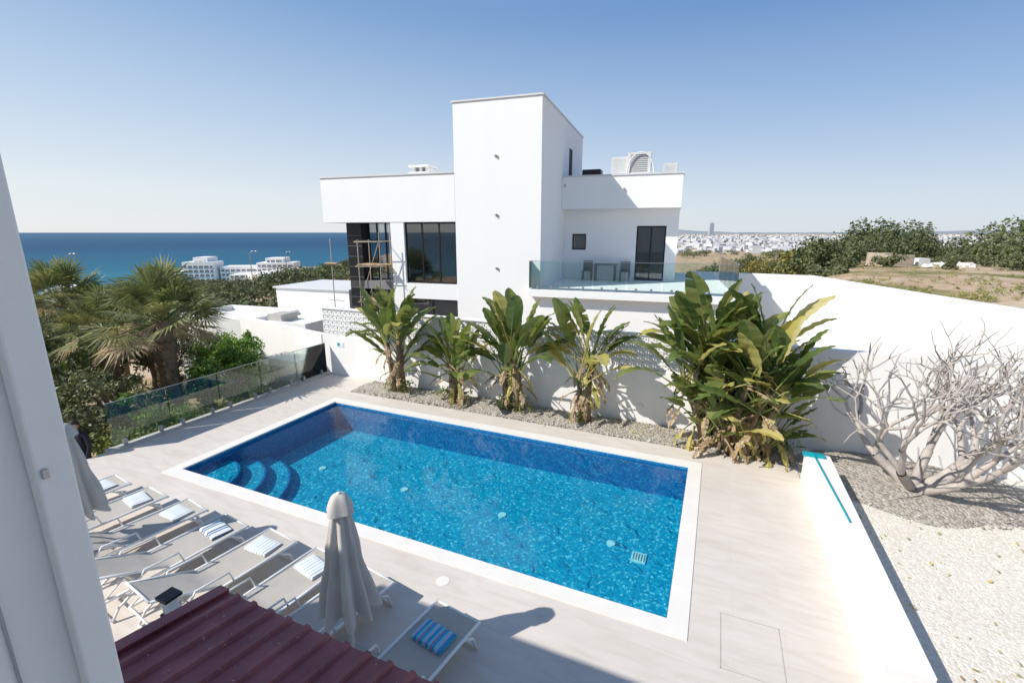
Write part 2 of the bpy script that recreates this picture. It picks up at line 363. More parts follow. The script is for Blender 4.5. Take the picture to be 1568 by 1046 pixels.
mb=MB(); mb.box(-0.98,-0.72,7.62,7.88,D,D+0.03,0)
for i in range(5):
    x=-0.95+i*0.048; mb.box(x,x+0.02,7.65,7.85,D+0.031,D+0.034,1)
mb.build('floor_drain',[M_poolwhite,M_grey],pool)
mb=MB()
for x,y in ((-3.3,5.0),): mb.tube([(x,y,0.0),(x,y,0.004)],0.10,20)
mb.build('skimmer_lid',M_coping,pool)
mb=MB(); hx0,hx1,hy0,hy1=0.45,1.15,5.1,6.0
for a in ((hx0,hx1,hy0,hy0+.01),(hx0,hx1,hy1-.01,hy1),(hx0,hx0+.01,hy0,hy1),(hx1-.01,hx1,hy0,hy1)): mb.box(a[0],a[1],a[2],a[3],0.001,0.004)
mb.build('deck_hatch',M_conc)

mb=MB(); nx,ny=130,14
vs=[];fs=[]
for j in range(ny+1):
    for i in range(nx+1):
        x=-10.55+12.55*i/nx; y=11.0+1.28*j/ny; vs.append((x,y,-0.03+0.06*math.sin(math.pi*j/ny)*(0.6+0.5*random.random())))
for j in range(ny):
    for i in range(nx): a=j*(nx+1)+i; fs.append((a,a+1,a+nx+2,a+nx+1))
mb.add(vs,fs); mb.build('planting_bed',M_gravelB,smooth=True)
boxo('white_gravel',1.97,16,-0.2,12.28,-1.2,-0.03,M_gravelW)
mb=MB(); n=60; vs=[(4.3,11.2,0.10)]
for ring,(f,z) in enumerate(((0.35,0.09),(0.7,0.05),(1.0,-0.028))):
    for k in range(n):
        a=2*math.pi*k/n; rr=1+0.07*math.sin(3*a+1)+0.05*math.sin(7*a)
        x=4.0+2.0*rr*f*math.cos(a); y=11.25+1.5*rr*f*math.sin(a); y=min(y,12.26); x=max(x,2.0 if y>10.5 else 2.44)
        vs.append((x,y,z+0.02*random.random()*(f<1)))
fs=[(0,1+k,1+(k+1)%n) for k in range(n)]
for r_ in range(2):
    for k in range(n): fs.append((1+r_*n+k,1+(r_+1)*n+k,1+(r_+1)*n+(k+1)%n,1+r_*n+(k+1)%n))
mb.add(vs,fs); mb.build('tree_bed_soil',M_gravelB,smooth=True)
def stones(name,pts,mat,s0,s1):
    mb=MB()
    oc=[(1,0,0),(-1,0,0),(0,1,0),(0,-1,0),(0,0,1),(0,0,-1)]; of=[(0,2,4),(2,1,4),(1,3,4),(3,0,4),(2,0,5),(1,2,5),(3,1,5),(0,3,5)]
    for x,y,z in pts:
        s=random.uniform(s0,s1); M=Matrix.Rotation(random.random()*6,3,'Z')@Matrix.Rotation(random.random(),3,'X')
        mb.add([tuple(Vector((x,y,z))+M@Vector((v[0]*s*random.uniform(.7,1.3),v[1]*s*random.uniform(.6,1.2),v[2]*s*random.uniform(.5,.8)))) for v in oc],of)
    mb.build(name,mat)
M_stone=leafmat('stone_mix',[(0.22,0.19,0.16),(0.36,0.33,0.28),(0.48,0.45,0.40),(0.6,0.57,0.52)],0.0,0.9)
pts=[(random.uniform(-10.4,1.9),random.uniform(11.05,12.2),0.0) for _ in range(2600)]
for _ in range(900):
    a=random.random()*6.28; r=math.sqrt(random.random()); x=4+2.0*r*math.cos(a); y=11.25+1.5*r*math.sin(a)
    if y<12.2 and x>2.5: pts.append((x,y,0.08*(1-r)+0.0))
stones('bed_stones',pts,M_stone,0.012,0.05)
M_peb=leafmat('pebble_mix',[(0.52,0.47,0.38),(0.68,0.63,0.55),(0.76,0.72,0.66),(0.8,0.78,0.73)],0.0,0.9)
pts=[(random.uniform(2.6,8),random.uniform(3.5,10.2),-0.028) for _ in range(6000)]
stones('gravel_pebbles',pts,M_peb,0.008,0.022)
M_fallen=leafmat('fallen_leaves_mat',[(0.45,0.36,0.08),(0.5,0.42,0.15),(0.35,0.22,0.1)],0.1,0.8)
pts=np.array([(random.uniform(2.7,7.5),random.uniform(4,9.6),0.0) for _ in range(220)]+[(random.uniform(-10,1.9),random.uniform(10.9,12.1),0.06) for _ in range(190)])
quadmesh('fallen_leaves',leafcloud(pts,np.full((len(pts),3),0.015),1,0.034,0.018,2.0),M_fallen)

boxo('low_white_wall',1.972,2.42,5.23,10.5,-1.25,0.6,M_white2,bevel=0.012)
mb=MB(); mb.box(2.422,2.56,3.0,10.45,-0.5,-0.018); mb.build('wall_shade_strip',M_conc)  # darker strip laid along the wall base to stand for its shade
net=empty('pool_brush')
mb=MB(); mb.tube([(2.10,10.35,0.66),(2.24,8.0,0.625)],0.016,8); mb.build('pole',M_teal,net)
mb=MB(); mb.box(1.92,2.30,10.30,10.42,0.60,0.66)
for k in range(12): mb.box(1.93+k*0.03,1.945+k*0.03,10.42,10.47,0.60,0.65)
mb.tube([(2.10,10.32,0.66),(2.02,10.38,0.66)],0.014,6); mb.tube([(2.10,10.32,0.66),(2.2,10.38,0.66)],0.014,6)
mb.build('head',M_teal,net,bevel=0.005)

# ---------------------------------------------------------------- boundary wall
bw=empty('boundary_wall')
YW0,YW1=12.3,12.52
boxo('base',-12.8,1.3,YW0,YW1,-1.3,1.44,M_white2,bw)
boxo('right_part',1.3,16,YW0,YW1,-1.3,2.40,M_white2,bw)
mb=MB(); X0,X1,Z0,Z1=-12.75,1.3,1.44,2.36
nc=70; nr=5; cwid=(X1-X0)/nc; ch=(Z1-Z0)/nr
for j in range(nr+1): mb.box(X0,X1,12.33,12.49,Z0+ch*j-0.016+(0.016 if j==0 else 0),Z0+ch*j+0.016)
for i in range(nc+1): mb.box(X0+cwid*i-0.014,X0+cwid*i+0.014,12.335,12.485,Z0+0.01,Z1-0.01)
for i in range(nc):
    for j in range(nr):
        cx=X0+cwid*(i+.5); cz=Z0+ch*(j+.5); l=math.hypot(cwid,ch)/2-0.01
        for s,off in ((1,0.0),(-1,0.003)):
            M=Matrix.Translation((cx,12.41,cz))@Matrix.Rotation(s*math.atan2(ch,cwid),4,'Y')
            mb.box(-l,l,-0.065+off,0.065-off,-0.02,0.02,0,M)
mb.box(X0-0.05,X1,12.30,12.52,2.377,2.42)
mb.build('breeze_blocks',M_white,bw)
for x in (-8.0,-5.6,-1.6,1.55):
    l=empty('wall_lamp',(x,12.3,0.42))
    mb=MB(); mb.tube([(0,0,0),(0,-0.03,0)],0.09,20); mb.tube([(0,-0.03,0),(0,-0.045,0)],0.06,20); mb.build('disc',M_frame,l)
mb=MB(); mb.box(-12.15,-11.85,12.285,12.299,1.05,1.22,0); mb.box(-12.12,-12.02,12.28,12.284,1.08,1.19,1); mb.build('wall_sign',[M_frame,M_teal])
def wallseg(name,a,b,z0,z1,th,mat,cap=0):
    a=Vector(a);b=Vector(b); d=(b-a); l=d.length; e=empty(name,(a.x,a.y,0),math.atan2(d.y,d.x))
    boxo('body',0,l,-th/2,th/2,z0,z1,mat,e,bevel=0.01)
    return e
wallseg('garden_wall',(-12.85,12.42),(-21,14.2),-2.2,1.42,0.25,M_white2)
wallseg('field_wall',(9.2,12.6),(4.1,26.6),-1.2,2.98,0.25,M_white)
wallseg('field_wall',(4.0,26.75),(-1.5,27.3),-1.2,2.95,0.25,M_white)
wallseg('garden_wall',(2.6,20.2),(7.6,18.2),-1.2,2.2,0.2,M_white)

gf=empty('glass_fence')
boxo('kerb',-12.75,-12.5,5.4,12.28,-1.2,0.06,M_conc,gf)
mb=MB(); mb2=MB()
n=5; yy=np.linspace(5.5,12.2,n+1)
for i in range(n):
    mb.box(-12.63,-12.618,yy[i]+0.02,yy[i+1]-0.02,0.10,1.15)
    for t in (0.2,0.8):
        y=yy[i]+(yy[i+1]-yy[i])*t; mb2.box(-12.66,-12.59,y-0.04,y+0.04,0.06,0.22)
mb.build('panels',M_glass,gf); mb2.build('clamps',M_steel,gf)
mb=MB(); mb.box(-12.637,-12.611,5.5,12.2,1.152,1.165); mb.build('top_rail',M_steel,gf)
mb=MB(); mb.box(-14.6,-13.1,12.0-0.6,12.2,-1.2,0.55); mb.box(-14.7,-13.0,11.3,12.25,0.552,0.62); mb.build('garden_counter',M_conc)
boxo('garden_step',-13.7,-12.705,4.2,5.39,-1.3,-0.88,M_conc)

# ---------------------------------------------------------------- neighbour house
H=empty('white_villa',(-9.65,16.52,0),math.radians(5.5))
def hb(name,a,mat,bevel=0.0): return boxo(name,*a,mat,H,bevel)
hb('tower',(0,3.48,0,8.3,-1.2,9.70),M_white,0.01)
hb('tower_cap',(-0.04,3.52,-0.04,8.34,9.702,9.76),M_trim)
hb('left_wing_parapet',(-6.27,-0.003,0.0,8.0,5.40,7.22),M_white,0.01)
hb('left_wing_cap',(-6.31,-0.05,-0.04,8.04,7.222,7.28),M_trim)
hb('left_pier',(-2.97,-2.35,0.02,0.45,-1.2,5.398),M_white)
hb('spandrel',(-2.35,-0.003,0.02,0.45,2.28,2.92),M_white)
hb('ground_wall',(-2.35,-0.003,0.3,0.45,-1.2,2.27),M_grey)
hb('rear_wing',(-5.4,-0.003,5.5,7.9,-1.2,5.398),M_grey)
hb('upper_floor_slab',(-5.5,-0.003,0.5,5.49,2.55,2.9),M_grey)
hb('black_column',(-5.5,-4.75,0.5,1.1,-1.2,5.398),M_black)
hb('left_back_white',(-2.9,-2.6,0.46,5.4,-1.2,5.39),M_white)
mb=MB()
for u in np.linspace(-4.72,-3.0,5): mb.box(u-0.03,u+0.03,1.0,1.06,-1.2,5.397)
for z in (0,2.6,2.9,4.6): mb.box(-4.74,-2.98,1.005,1.055,z,z+0.06)
mb.build('curtain_wall_frame',M_black,H)
mb=MB(); mb.box(-4.72,-3.0,1.07,1.08,-1.2,5.39); mb.build('curtain_wall_glass',M_winglass,H)
mb=MB()
for k in range(14): mb.box(-5.503,-4.747,0.496,0.499,-1+k*0.45,-0.985+k*0.45)
mb.build('column_joints',M_grey,H)
def window(name,u0,u1,z0,z1,w,nm=2,depth=0.06,fw=0.06,glass=None):
    mb=MB()
    mb.box(u0,u1,w,w+depth,z0,z0+fw); mb.box(u0,u1,w,w+depth,z1-fw,z1); mb.box(u0,u0+fw,w+.002,w+depth-.002,z0+fw,z1-fw); mb.box(u1-fw,u1,w+.002,w+depth-.002,z0+fw,z1-fw)
    for k in range(1,nm):
        u=u0+(u1-u0)*k/nm; mb.box(u-fw/2,u+fw/2,w+.003,w+depth-.003,z0+fw,z1-fw)
    mb.build(name+'_frame',M_black,H)
    mb=MB(); mb.box(u0+0.02,u1-0.02,w+depth*0.4,w+depth*0.5,z0+0.02,z1-0.02); mb.build(name+'_glass',glass or M_winglass,H)
window('large_window',-2.34,-0.02,2.93,5.39,0.12,3)
window('lower_window',-2.34,-0.02,0.0,2.27,0.12,2)
hb('interior_back_wall',(-2.5,-0.01,2.2,2.3,2.9,5.39),M_blind)
hb('roof_box',(3.483,8.44,3.5,9.0,5.98,7.30),M_white,0.01)
hb('roof_box_cap',(3.53,8.48,3.46,9.04,7.302,7.36),M_trim)
W0,W1=4.3,4.6
mb=MB()
mb.box(3.483,3.83,W0,W1,2.9,5.978); mb.box(3.83,4.48,W0,W1,2.9,4.22); mb.box(3.83,4.48,W0,W1,4.93,5.978)
mb.box(4.48,6.68,W0,W1,2.9,5.978); mb.box(6.68,7.92,W0,W1,5.27,5.978); mb.box(7.92,8.2,W0,W1,2.9,5.978)
mb.box(8.2,8.4,W0+0.003,9.0,2.9,5.977)
mb.build('terrace_wall',M_white,H)
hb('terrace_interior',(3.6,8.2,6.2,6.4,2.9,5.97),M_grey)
window('small_window',3.83,4.48,4.22,4.93,W0+0.12,1)
window('terrace_door',6.68,7.92,2.92,5.27,W0+0.12,2)
hb('terrace_slab',(3.1,10.35,-0.35,9.2,2.62,2.898),M_white,0.01)
hb('ground_floor_right',(3.483,10.1,-0.05,9.1,-1.2,2.618),M_white)
mb=MB()
mb.box(4.95,5.95,3.55,4.15,3.58,3.63)
for u in (5.0,5.85):
    for v_ in (3.6,4.05): mb.box(u,u+0.05,v_,v_+0.05,2.9,3.58)
for u in (4.45,6.1):
    mb.box(u,u+.42,3.6,4.0,3.3,3.34); mb.box(u,u+.42,3.98,4.02,3.34,3.75)
    for a_ in (u,u+.38):
        for b_ in (3.6,3.96): mb.box(a_,a_+.04,b_,b_+.04,2.9,3.3)
o=mb.build('terrace_table_set',M_grey,H)
mb=MB(); mb2=MB()
us=np.linspace(3.12,10.32,7)
for i in range(6):
    mb.box(us[i]+0.015,us[i+1]-0.015,-0.31,-0.298,2.93,3.95); mb2.box(us[i]+.3,us[i]+.38,-0.33,-0.27,2.9,3.05); mb2.box(us[i+1]-.38,us[i+1]-.3,-0.33,-0.27,2.9,3.05)
mb.box(3.12,3.132,-0.29,0.0,2.93,3.95)
for k in range(4): mb.box(10.31,10.322,-0.29+k*1.6,1.27+k*1.6,2.93,3.95)
mb.build('railing_glass',M_glass,H); mb2.build('railing_clamps',M_steel,H)
mb=MB(); mb.box(3.1,10.34,-0.316,-0.292,3.952,3.965); mb.box(10.304,10.328,-0.29,6.1,3.952,3.965); mb.build('railing_top',M_steel,H)
hb('tower_side_door',(3.47,3.50,4.9,5.55,7.38,8.7),M_dark)
mb=MB()
for z in (7.75,5.63,3.62):
    mb.box(1.65,1.80,-0.05,-0.001,z,z+0.025); mb.box(1.71,1.74,-0.08,-0.002,z-0.03,z+0.05)
mb.build('wall_brackets',M_steel,H)
for nm_,u,z in (('a',3.6,6.9),('b',6.1,6.7)): hb('bracket_'+nm_,(u,u+0.05,3.42,3.498,z,z+0.1),M_steel)
mb=MB(); mb.box(-3.0,-2.2,2.0,2.7,7.2,7.5); mb.box(-3.08,-2.12,1.92,2.78,7.502,7.58)
for u in (-2.95,-2.62,-2.32): mb.box(u,u+0.1,2.05,2.65,7.58,7.78)
mb.box(-3.08,-2.12,1.92,2.78,7.782,7.86); mb.build('chimney',M_white2,H)
def acunit(u,w_,z,s=1.0):
    a=bpy.data.objects.new('air_conditioner',None); COL.objects.link(a); a.parent=H; a.location=(u,w_,z)
    mb=MB(); mb.box(0,0.85*s,0,0.35,0,0.75*s,0); mb.box(0.02,0.83*s,-0.012,-0.001,0.03,0.72*s,0)
    for k in range(9): mb.box(0.10*s,0.72*s,-0.02,-0.013,(0.08+k*0.07)*s,(0.11+k*0.07)*s,1 if s>1 else 0)
    mb.box(0.8*s,0.852*s,0.03,0.3,0.1*s,0.5*s,1)
    mb.build('casing',[M_ac,M_grey],a)
acunit(5.45,4.4,7.40,1.0); acunit(6.15,4.1,7.40,1.15); acunit(7.6,5.0,7.36,0.7)
hb('water_tank',(4.1,4.95,4.8,5.5,7.3,7.75),M_black,0.05)
mb=MB(); mb.tube([(6.6+0.55*math.cos(t)+0.1,4.0,7.4+0.85*math.sin(t)) for t in np.linspace(0,math.pi,16)],0.025,6); mb.build('pipe_hoop',M_frame,H)
sc=bpy.data.objects.new('scaffold',None); COL.objects.link(sc); sc.parent=H
mb=MB()
mb.tube([(-5.75,-0.4,-1.2),(-5.7,-0.4,4.75)],0.022,6)
for u in (-4.25,-3.2):
    for v_ in (-0.55,0.25): mb.tube([(u,v_,-1.2),(u+0.02,v_,5.0 if u>-4 else 4.7)],0.022,6)
for z in (0.6,2.1,3.6,4.6):
    for v_ in (-0.55,0.25): mb.tube([(-4.4,v_,z),(-3.05,v_,z+0.03)],0.018,6)
    for u in (-4.25,-3.2): mb.tube([(u,-0.7,z+.04),(u,0.4,z+.04)],0.018,6)
for z in (2.1,3.65): mb.tube([(-5.95,-0.42,z),(-5.2,-0.42,z)],0.018,6)
mb.tube([(-4.25,-0.57,2.1),(-3.2,-0.57,4.6)],0.018,6)
mb.build('tubes',M_scaf,sc)
mb=MB()
for z in (2.16,3.66):
    for v_ in (-0.5,-0.25,0.0): mb.box(-4.35,-3.1,v_,v_+0.2,z,z+0.04)
mb.box(-6.0,-5.4,-0.5,-0.3,3.68,3.73)
mb.build('planks',M_wood,sc)
mb=MB()
for u in (-2.0,-1.45,-0.7): mb.tube([(u,1.0,2.9),(u,1.0,5.3)],0.035,6)
for z in (3.6,4.2,4.8): mb.tube([(-2.1,1.0,z),(-1.3,1.0,z)],0.03,6)
mb.tube([(-1.1,1.2,2.9),(-0.5,1.5,5.0)],0.03,6)
mb.build('interior_props',M_conc,sc)

AN=empty('garden_annex',(-9.65,16.52,0),math.radians(5.5))
def ab(name,a,mat,bevel=0.01): return boxo(name,*a,mat,AN,bevel)
ab('tall_block',(-10.8,-6.4,1.5,5.0,-3,2.25),M_white2)
ab('low_block',(-13.5,-6.0,-2.0,1.2,-3,1.05),M_white2)
mb=MB()
for a in ((-13.5,-6.0,-2.0,-1.8),(-13.5,-6.0,1.0,1.2),(-13.5,-13.3,-1.8,1.0),(-6.2,-6.0,-1.8,1.0),(-9.3,-9.1,-1.8,1.0)): mb.box(*a,1.052,1.3)
mb.build('low_parapet',M_white2,AN)
ab('hatch',(-9.0,-8.2,-1.0,0.0,1.052,1.4),M_conc); ab('tall_cap',(-10.9,-6.3,1.4,5.1,2.252,2.33),M_trim)

own=empty('own_house')
boxo('house_body',-8.4,6.5,-8,-0.22,-1.2,6.25,M_white2,own)
mb=MB(); mb.box(-1.35,-0.775,-0.2,0.283,2.8,6.0); mb.box(-0.773,-0.75,0.245,0.283,2.8,6.0); mb.build('shutter_jamb',M_jamb,own,bevel=0.003)
mb=MB()
for z in (4.70,4.25): mb.box(-0.752,-0.745,0.25,0.256,z,z+0.012)
mb.box(-0.7745,-0.772,0.19,0.193,2.8,6.0)
mb.build('jamb_hinges',M_steel,own)

# ---------------------------------------------------------------- canopy
bb=empty('barbecue_canopy')
def roofmat():
    m,nt,out=newmat('maroon_sheet')
    g=N(nt,'ShaderNodeNewGeometry')
    n=N(nt,'ShaderNodeTexNoise'); n.inputs['Scale'].default_value=24; n.inputs['Detail'].default_value=5; n.inputs['Roughness'].default_value=0.7; L(nt,g.outputs['Position'],n.inputs['Vector'])
    n2=N(nt,'ShaderNodeTexNoise'); n2.inputs['Scale'].default_value=3; n2.inputs['Detail'].default_value=6; L(nt,g.outputs['Position'],n2.inputs['Vector'])
    r2=ramp(nt,n2.outputs[0],[(0.3,(0.20,0.040,0.050)),(0.7,(0.33,0.09,0.10))])
    r=ramp(nt,n.outputs[0],[(0.645,(0,0,0)),(0.69,(1,1,1))])
    mm=N(nt,'ShaderNodeMix',data_type='RGBA'); L(nt,r.outputs[0],mm.inputs[0]); L(nt,r2.outputs[0],mm.inputs[6]); mm.inputs[7].default_value=(0.55,0.45,0.42,1)
    p=N(nt,'ShaderNodeBsdfPrincipled'); p.inputs['Roughness'].default_value=0.5; L(nt,mm.outputs[2],p.inputs['Base Color']); L(nt,p.outputs[0],out.inputs[0]); return m
M_roof=roofmat()
RX0,RX1,RY0,RY1=-3.5,-1.5,0.1,2.08
prof=[]; x=RX0; pitch=0.19
while x<RX1-0.01:
    prof+= [(x,0),(x+0.125,0),(x+0.14,0.03),(x+0.175,0.03)]; x+=pitch
prof.append((min(x,RX1+.05),0))
mb=MB(); vs=[];fs=[]
def rz(y): return 2.1+(RY1-y)*0.17
for y in (RY0,RY1):
    for px_,pz in prof: vs.append((px_,y,rz(y)+pz))
k=len(prof)
for i in range(k-1): fs.append((i,i+1,k+i+1,k+i))
mb.add(vs,fs); o=mb.build('corrugated_sheet',M_roof,bb); sm=o.modifiers.new('s','SOLIDIFY'); sm.thickness=0.006
mb=MB()
mb.add([(RX0-.06,RY0,rz(RY0)-.12),(RX0-.02,RY0,rz(RY0)-.12),(RX0-.02,RY1,rz(RY1)-.12),(RX0-.06,RY1,rz(RY1)-.12),(RX0-.06,RY0,rz(RY0)+.04),(RX0+.05,RY0,rz(RY0)+.04),(RX0+.05,RY1,rz(RY1)+.04),(RX0-.06,RY1,rz(RY1)+.04)],[(0,3,2,1),(4,5,6,7),(0,1,5,4),(3,7,6,2),(0,4,7,3),(1,2,6,5)])
mb.build('edge_flashing',M_roof,bb)
mb=MB()
for x in (RX0+0.1,RX1-0.1):
    mb.box(x-.04,x+.04,RY1-.15,RY1-.07,0,2.07)
mb.box(RX0,RX1,RY1-.14,RY1-.08,2.0,2.08)
mb.build('posts',M_wood,bb)
boxo('counter',RX0+0.2,RX1-0.2,0.4,1.6,0,0.95,M_white2,bb)
lam=empty('garden_lantern',(-4.6,2.2,0))
mb=MB(); mb.tube([(0,0,0),(0,0,1.35)],0.025,8); mb.box(-.07,.07,-.07,.07,1.35,1.38); mb.box(-.05,.05,-.05,.05,1.38,1.55,1); mb.box(-.08,.08,-.08,.08,1.55,1.58); mb.build('lantern',[M_black,M_frame],lam)

# ---------------------------------------------------------------- loungers
W=0.66; LL=1.95; hz=0.34
mbf=MB()
bt=math.radians(24); bl=LL-1.15
for s in (-1,1):
    x=s*(W/2)
    mbf.tube([(x,0.02,hz-0.02),(x,0.0,hz),(x,-LL+0.05,hz)],0.020,8)
    mbf.tube([(x*0.93,-1.15,hz+0.03),(x*0.93,-1.15-bl*math.cos(bt),hz+0.03+bl*math.sin(bt))],0.018,8)
    mbf.tube([(x,-0.30,hz),(x,-0.12,hz*0.6),(x,-0.06,0.012)],0.018,8)
    mbf.tube([(x,-1.45,hz),(x,-1.75,hz*0.5),(x,-1.85,0.012)],0.018,8)
    mbf.tube([(x,-1.75,hz),(x,-1.45,hz*0.5),(x,-1.35,0.012)],0.018,8)
    mbf.tube([(x*0.93,-1.15-bl*0.6*math.cos(bt),hz+0.03+bl*0.6*math.sin(bt)),(x*0.95,-1.9,hz)],0.011,6)
    mbf.tube([(x*1.08,-0.95,hz),(x*1.08,-1.0,hz+0.17),(x*1.08,-1.42,hz+0.19),(x*1.08,-1.55,hz)],0.014,8)
for y,z in ((0,hz),(-LL+0.05,hz),(-0.06,0.03),(-1.85,0.03),(-1.35,0.03)): mbf.tube([(-W/2,y,z),(W/2,y,z)],0.016,8)
mbf.tube([(-W/2*.93,-1.15-bl*math.cos(bt),hz+0.03+bl*math.sin(bt)),(W/2*.93,-1.15-bl*math.cos(bt),hz+0.03+bl*math.sin(bt))],0.016,8)
ME_frame=mbf.mesh('frame',M_frame,True)
mbs=MB(); vs=[];fs=[]
prof=[(-0.02-1.12*i/8, hz+0.012-0.018*math.sin(math.pi*i/8)) for i in range(9)]+[(-1.15-bl*math.cos(bt)*i/6, hz+0.04+bl*math.sin(bt)*i/6-0.012*math.sin(math.pi*i/6)) for i in range(1,7)]
nx=6
for y,z in prof:
    for i in range(nx+1):
        t=i/nx*2-1; vs.append((t*(W/2-0.012),y,z-0.012*(1-t*t)))
for j in range(len(prof)-1):
    for i in range(nx): a=j*(nx+1)+i; fs.append((a,a+nx+1,a+nx+2,a+1))
mbs.add(vs,fs); ME_sling=mbs.mesh('sling',M_sling,True)
def towelmat(name,stops):
    m,nt,out=newmat(name)
    tc=N(nt,'ShaderNodeTexCoord'); sp=N(nt,'ShaderNodeSeparateXYZ'); L(nt,tc.outputs['Object'],sp.inputs[0])
    ml=N(nt,'ShaderNodeMath',operation='MULTIPLY'); ml.inputs[1].default_value=5.5; L(nt,sp.outputs[0],ml.inputs[0])
    fr=N(nt,'ShaderNodeMath',operation='FRACT'); L(nt,ml.outputs[0],fr.inputs[0])
    r=ramp(nt,fr.outputs[0],stops,'CONSTANT')
    nn=N(nt,'ShaderNodeTexNoise'); nn.inputs['Scale'].default_value=160; L(nt,tc.outputs['Object'],nn.inputs['Vector'])
    b=N(nt,'ShaderNodeBump'); b.inputs['Strength'].default_value=0.5; b.inputs['Distance'].default_value=0.004; L(nt,nn.outputs[0],b.inputs['Height'])
    p=N(nt,'ShaderNodeBsdfPrincipled'); p.inputs['Roughness'].default_value=0.95; L(nt,b.outputs[0],p.inputs['Normal']); L(nt,r.outputs[0],p.inputs['Base Color']); L(nt,p.outputs[0],out.inputs[0]); return m
wht=(0.74,0.74,0.72)
T1=towelmat('towel_pale',[(0,wht),(0.25,(0.35,0.55,0.68)),(0.34,wht),(0.6,(0.45,0.58,0.68)),(0.68,wht),(0.92,(0.3,0.45,0.6))])
T2=towelmat('towel_bright',[(0,(0.05,0.32,0.62)),(0.22,(0.15,0.62,0.72)),(0.38,(0.5,0.22,0.34)),(0.5,(0.05,0.32,0.62)),(0.7,(0.2,0.6,0.72)),(0.88,(0.55,0.5,0.6))])
T3=towelmat('towel_navy',[(0,wht),(0.2,(0.06,0.13,0.25)),(0.42,wht),(0.55,(0.1,0.25,0.4)),(0.75,wht)])
def towel(x,y,z,rot,mat,sx=0.46,sy=0.32):
    mb=MB(); n=10; m_=8
    for layer in range(3):
        vs=[];fs=[]; zz=layer*0.017
        for j in range(m_+1):
            for i in range(n+1):
                u=(i/n-0.5)*(sx-0.01*layer); v=(j/m_-0.5)*(sy-0.012*layer)
                ed=max(abs(i/n-.5),abs(j/m_-.5))*2
                vs.append((u,v,zz+0.016-0.012*ed**8+0.004*math.sin(9*u+4*v+layer)))
        for j in range(m_):
            for i in range(n): a=j*(n+1)+i; fs.append((a,a+1,a+n+2,a+n+1))
        mb.add(vs,fs)
    mb.box(-sx/2+.004,sx/2-.004,-sy/2+.004,sy/2-.004,0,0.012)
    o=mb.build('beach_towel',mat,smooth=True); o.location=(x,y,z); o.rotation_euler=(0,0,rot)
lr=-math.radians(7.5)
for i,(x,y,r_) in enumerate([(-10.2,4.5,0),(-9.1,4.5,0.02),(-8.02,4.52,-0.02),(-6.97,4.48,0.01),(-5.92,4.5,0.0),(-4.88,4.46,0.02),(-4.0,4.42,-0.03),(-2.62,4.28,-0.02)]):
    e=empty('sun_lounger',(x,y,0.0),lr+r_); place('frame',ME_frame,e); place('sling',ME_sling,e)
    if i!=6:
        off=-0.32 if i<7 else -0.45
        a=lr+r_; tx=x-math.sin(a)*off; ty=y+math.cos(a)*off
        towel(tx,ty,hz-0.002,a+(0.1*(-1)**i)+ (0 if i<7 else 0.1),T2 if i==7 else (T3 if i==3 else T1))

def parasol(x,y,H_=2.27):
    e=empty('closed_parasol',(x,y,0))
    mb=MB(); n=96; rows=22; vs=[];fs=[]
    for j in range(rows+1):
        t=j/rows; z=H_-1.32*t
        r=0.035+0.225*(t**0.7)*(1-0.15*math.exp(-((t-0.55)/0.12)**2))
        amp=0.10+0.24*t
        for k in range(n):
            a=2*math.pi*k/n
            fold=math.cos(8*a+1.1*math.sin(2*t+1)+0.4*math.sin(a*3)); rr=r*(1+amp*fold+0.06*math.sin(3*a+5*t))
            zz=z-0.10*t*t*(0.5+0.5*fold)
            vs.append((rr*math.cos(a),rr*math.sin(a),zz))
    for j in range(rows):
        for k in range(n): k2=(k+1)%n; fs.append((j*n+k,(j+1)*n+k,(j+1)*n+k2,j*n+k2))
    mb.add(vs,fs); mb.build('canopy',M_canvas,e,True)
    mb=MB(); vs=[];fs=[]
    for j in range(7):
        t=j/6
        for k in range(32):
            a=2*math.pi*k/32; rr=0.02+0.13*t**0.7*(1+0.15*math.cos(4*a)); vs.append((rr*math.cos(a),rr*math.sin(a),H_+0.05-0.20*t**1.6))
    for j in range(6):
        for k in range(32): k2=(k+1)%32; fs.append((j*32+k,(j+1)*32+k,(j+1)*32+k2,j*32+k2))
    fs.append(tuple(range(32))); mb.add(vs,fs); mb.build('top_vent',M_canvas,e,True)
    mb=MB(); mb.tube([(0,0,0),(0,0,H_)],0.024,12); mb.tube([(0,0,H_+0.03),(0,0,H_+0.06),(0,0,H_+0.07)],[0.02,0.022,0.008],12); mb.build('pole',M_frame,e,True)
    mb=MB(); mb.box(-.27,.27,-.27,.27,0,0.07); mb.tube([(0,0,.07),(0,0,.35)],0.035,12); mb.build('base',M_conc,e,bevel=0.01)
parasol(-3.45,3.33); parasol(-8.45,3.15)

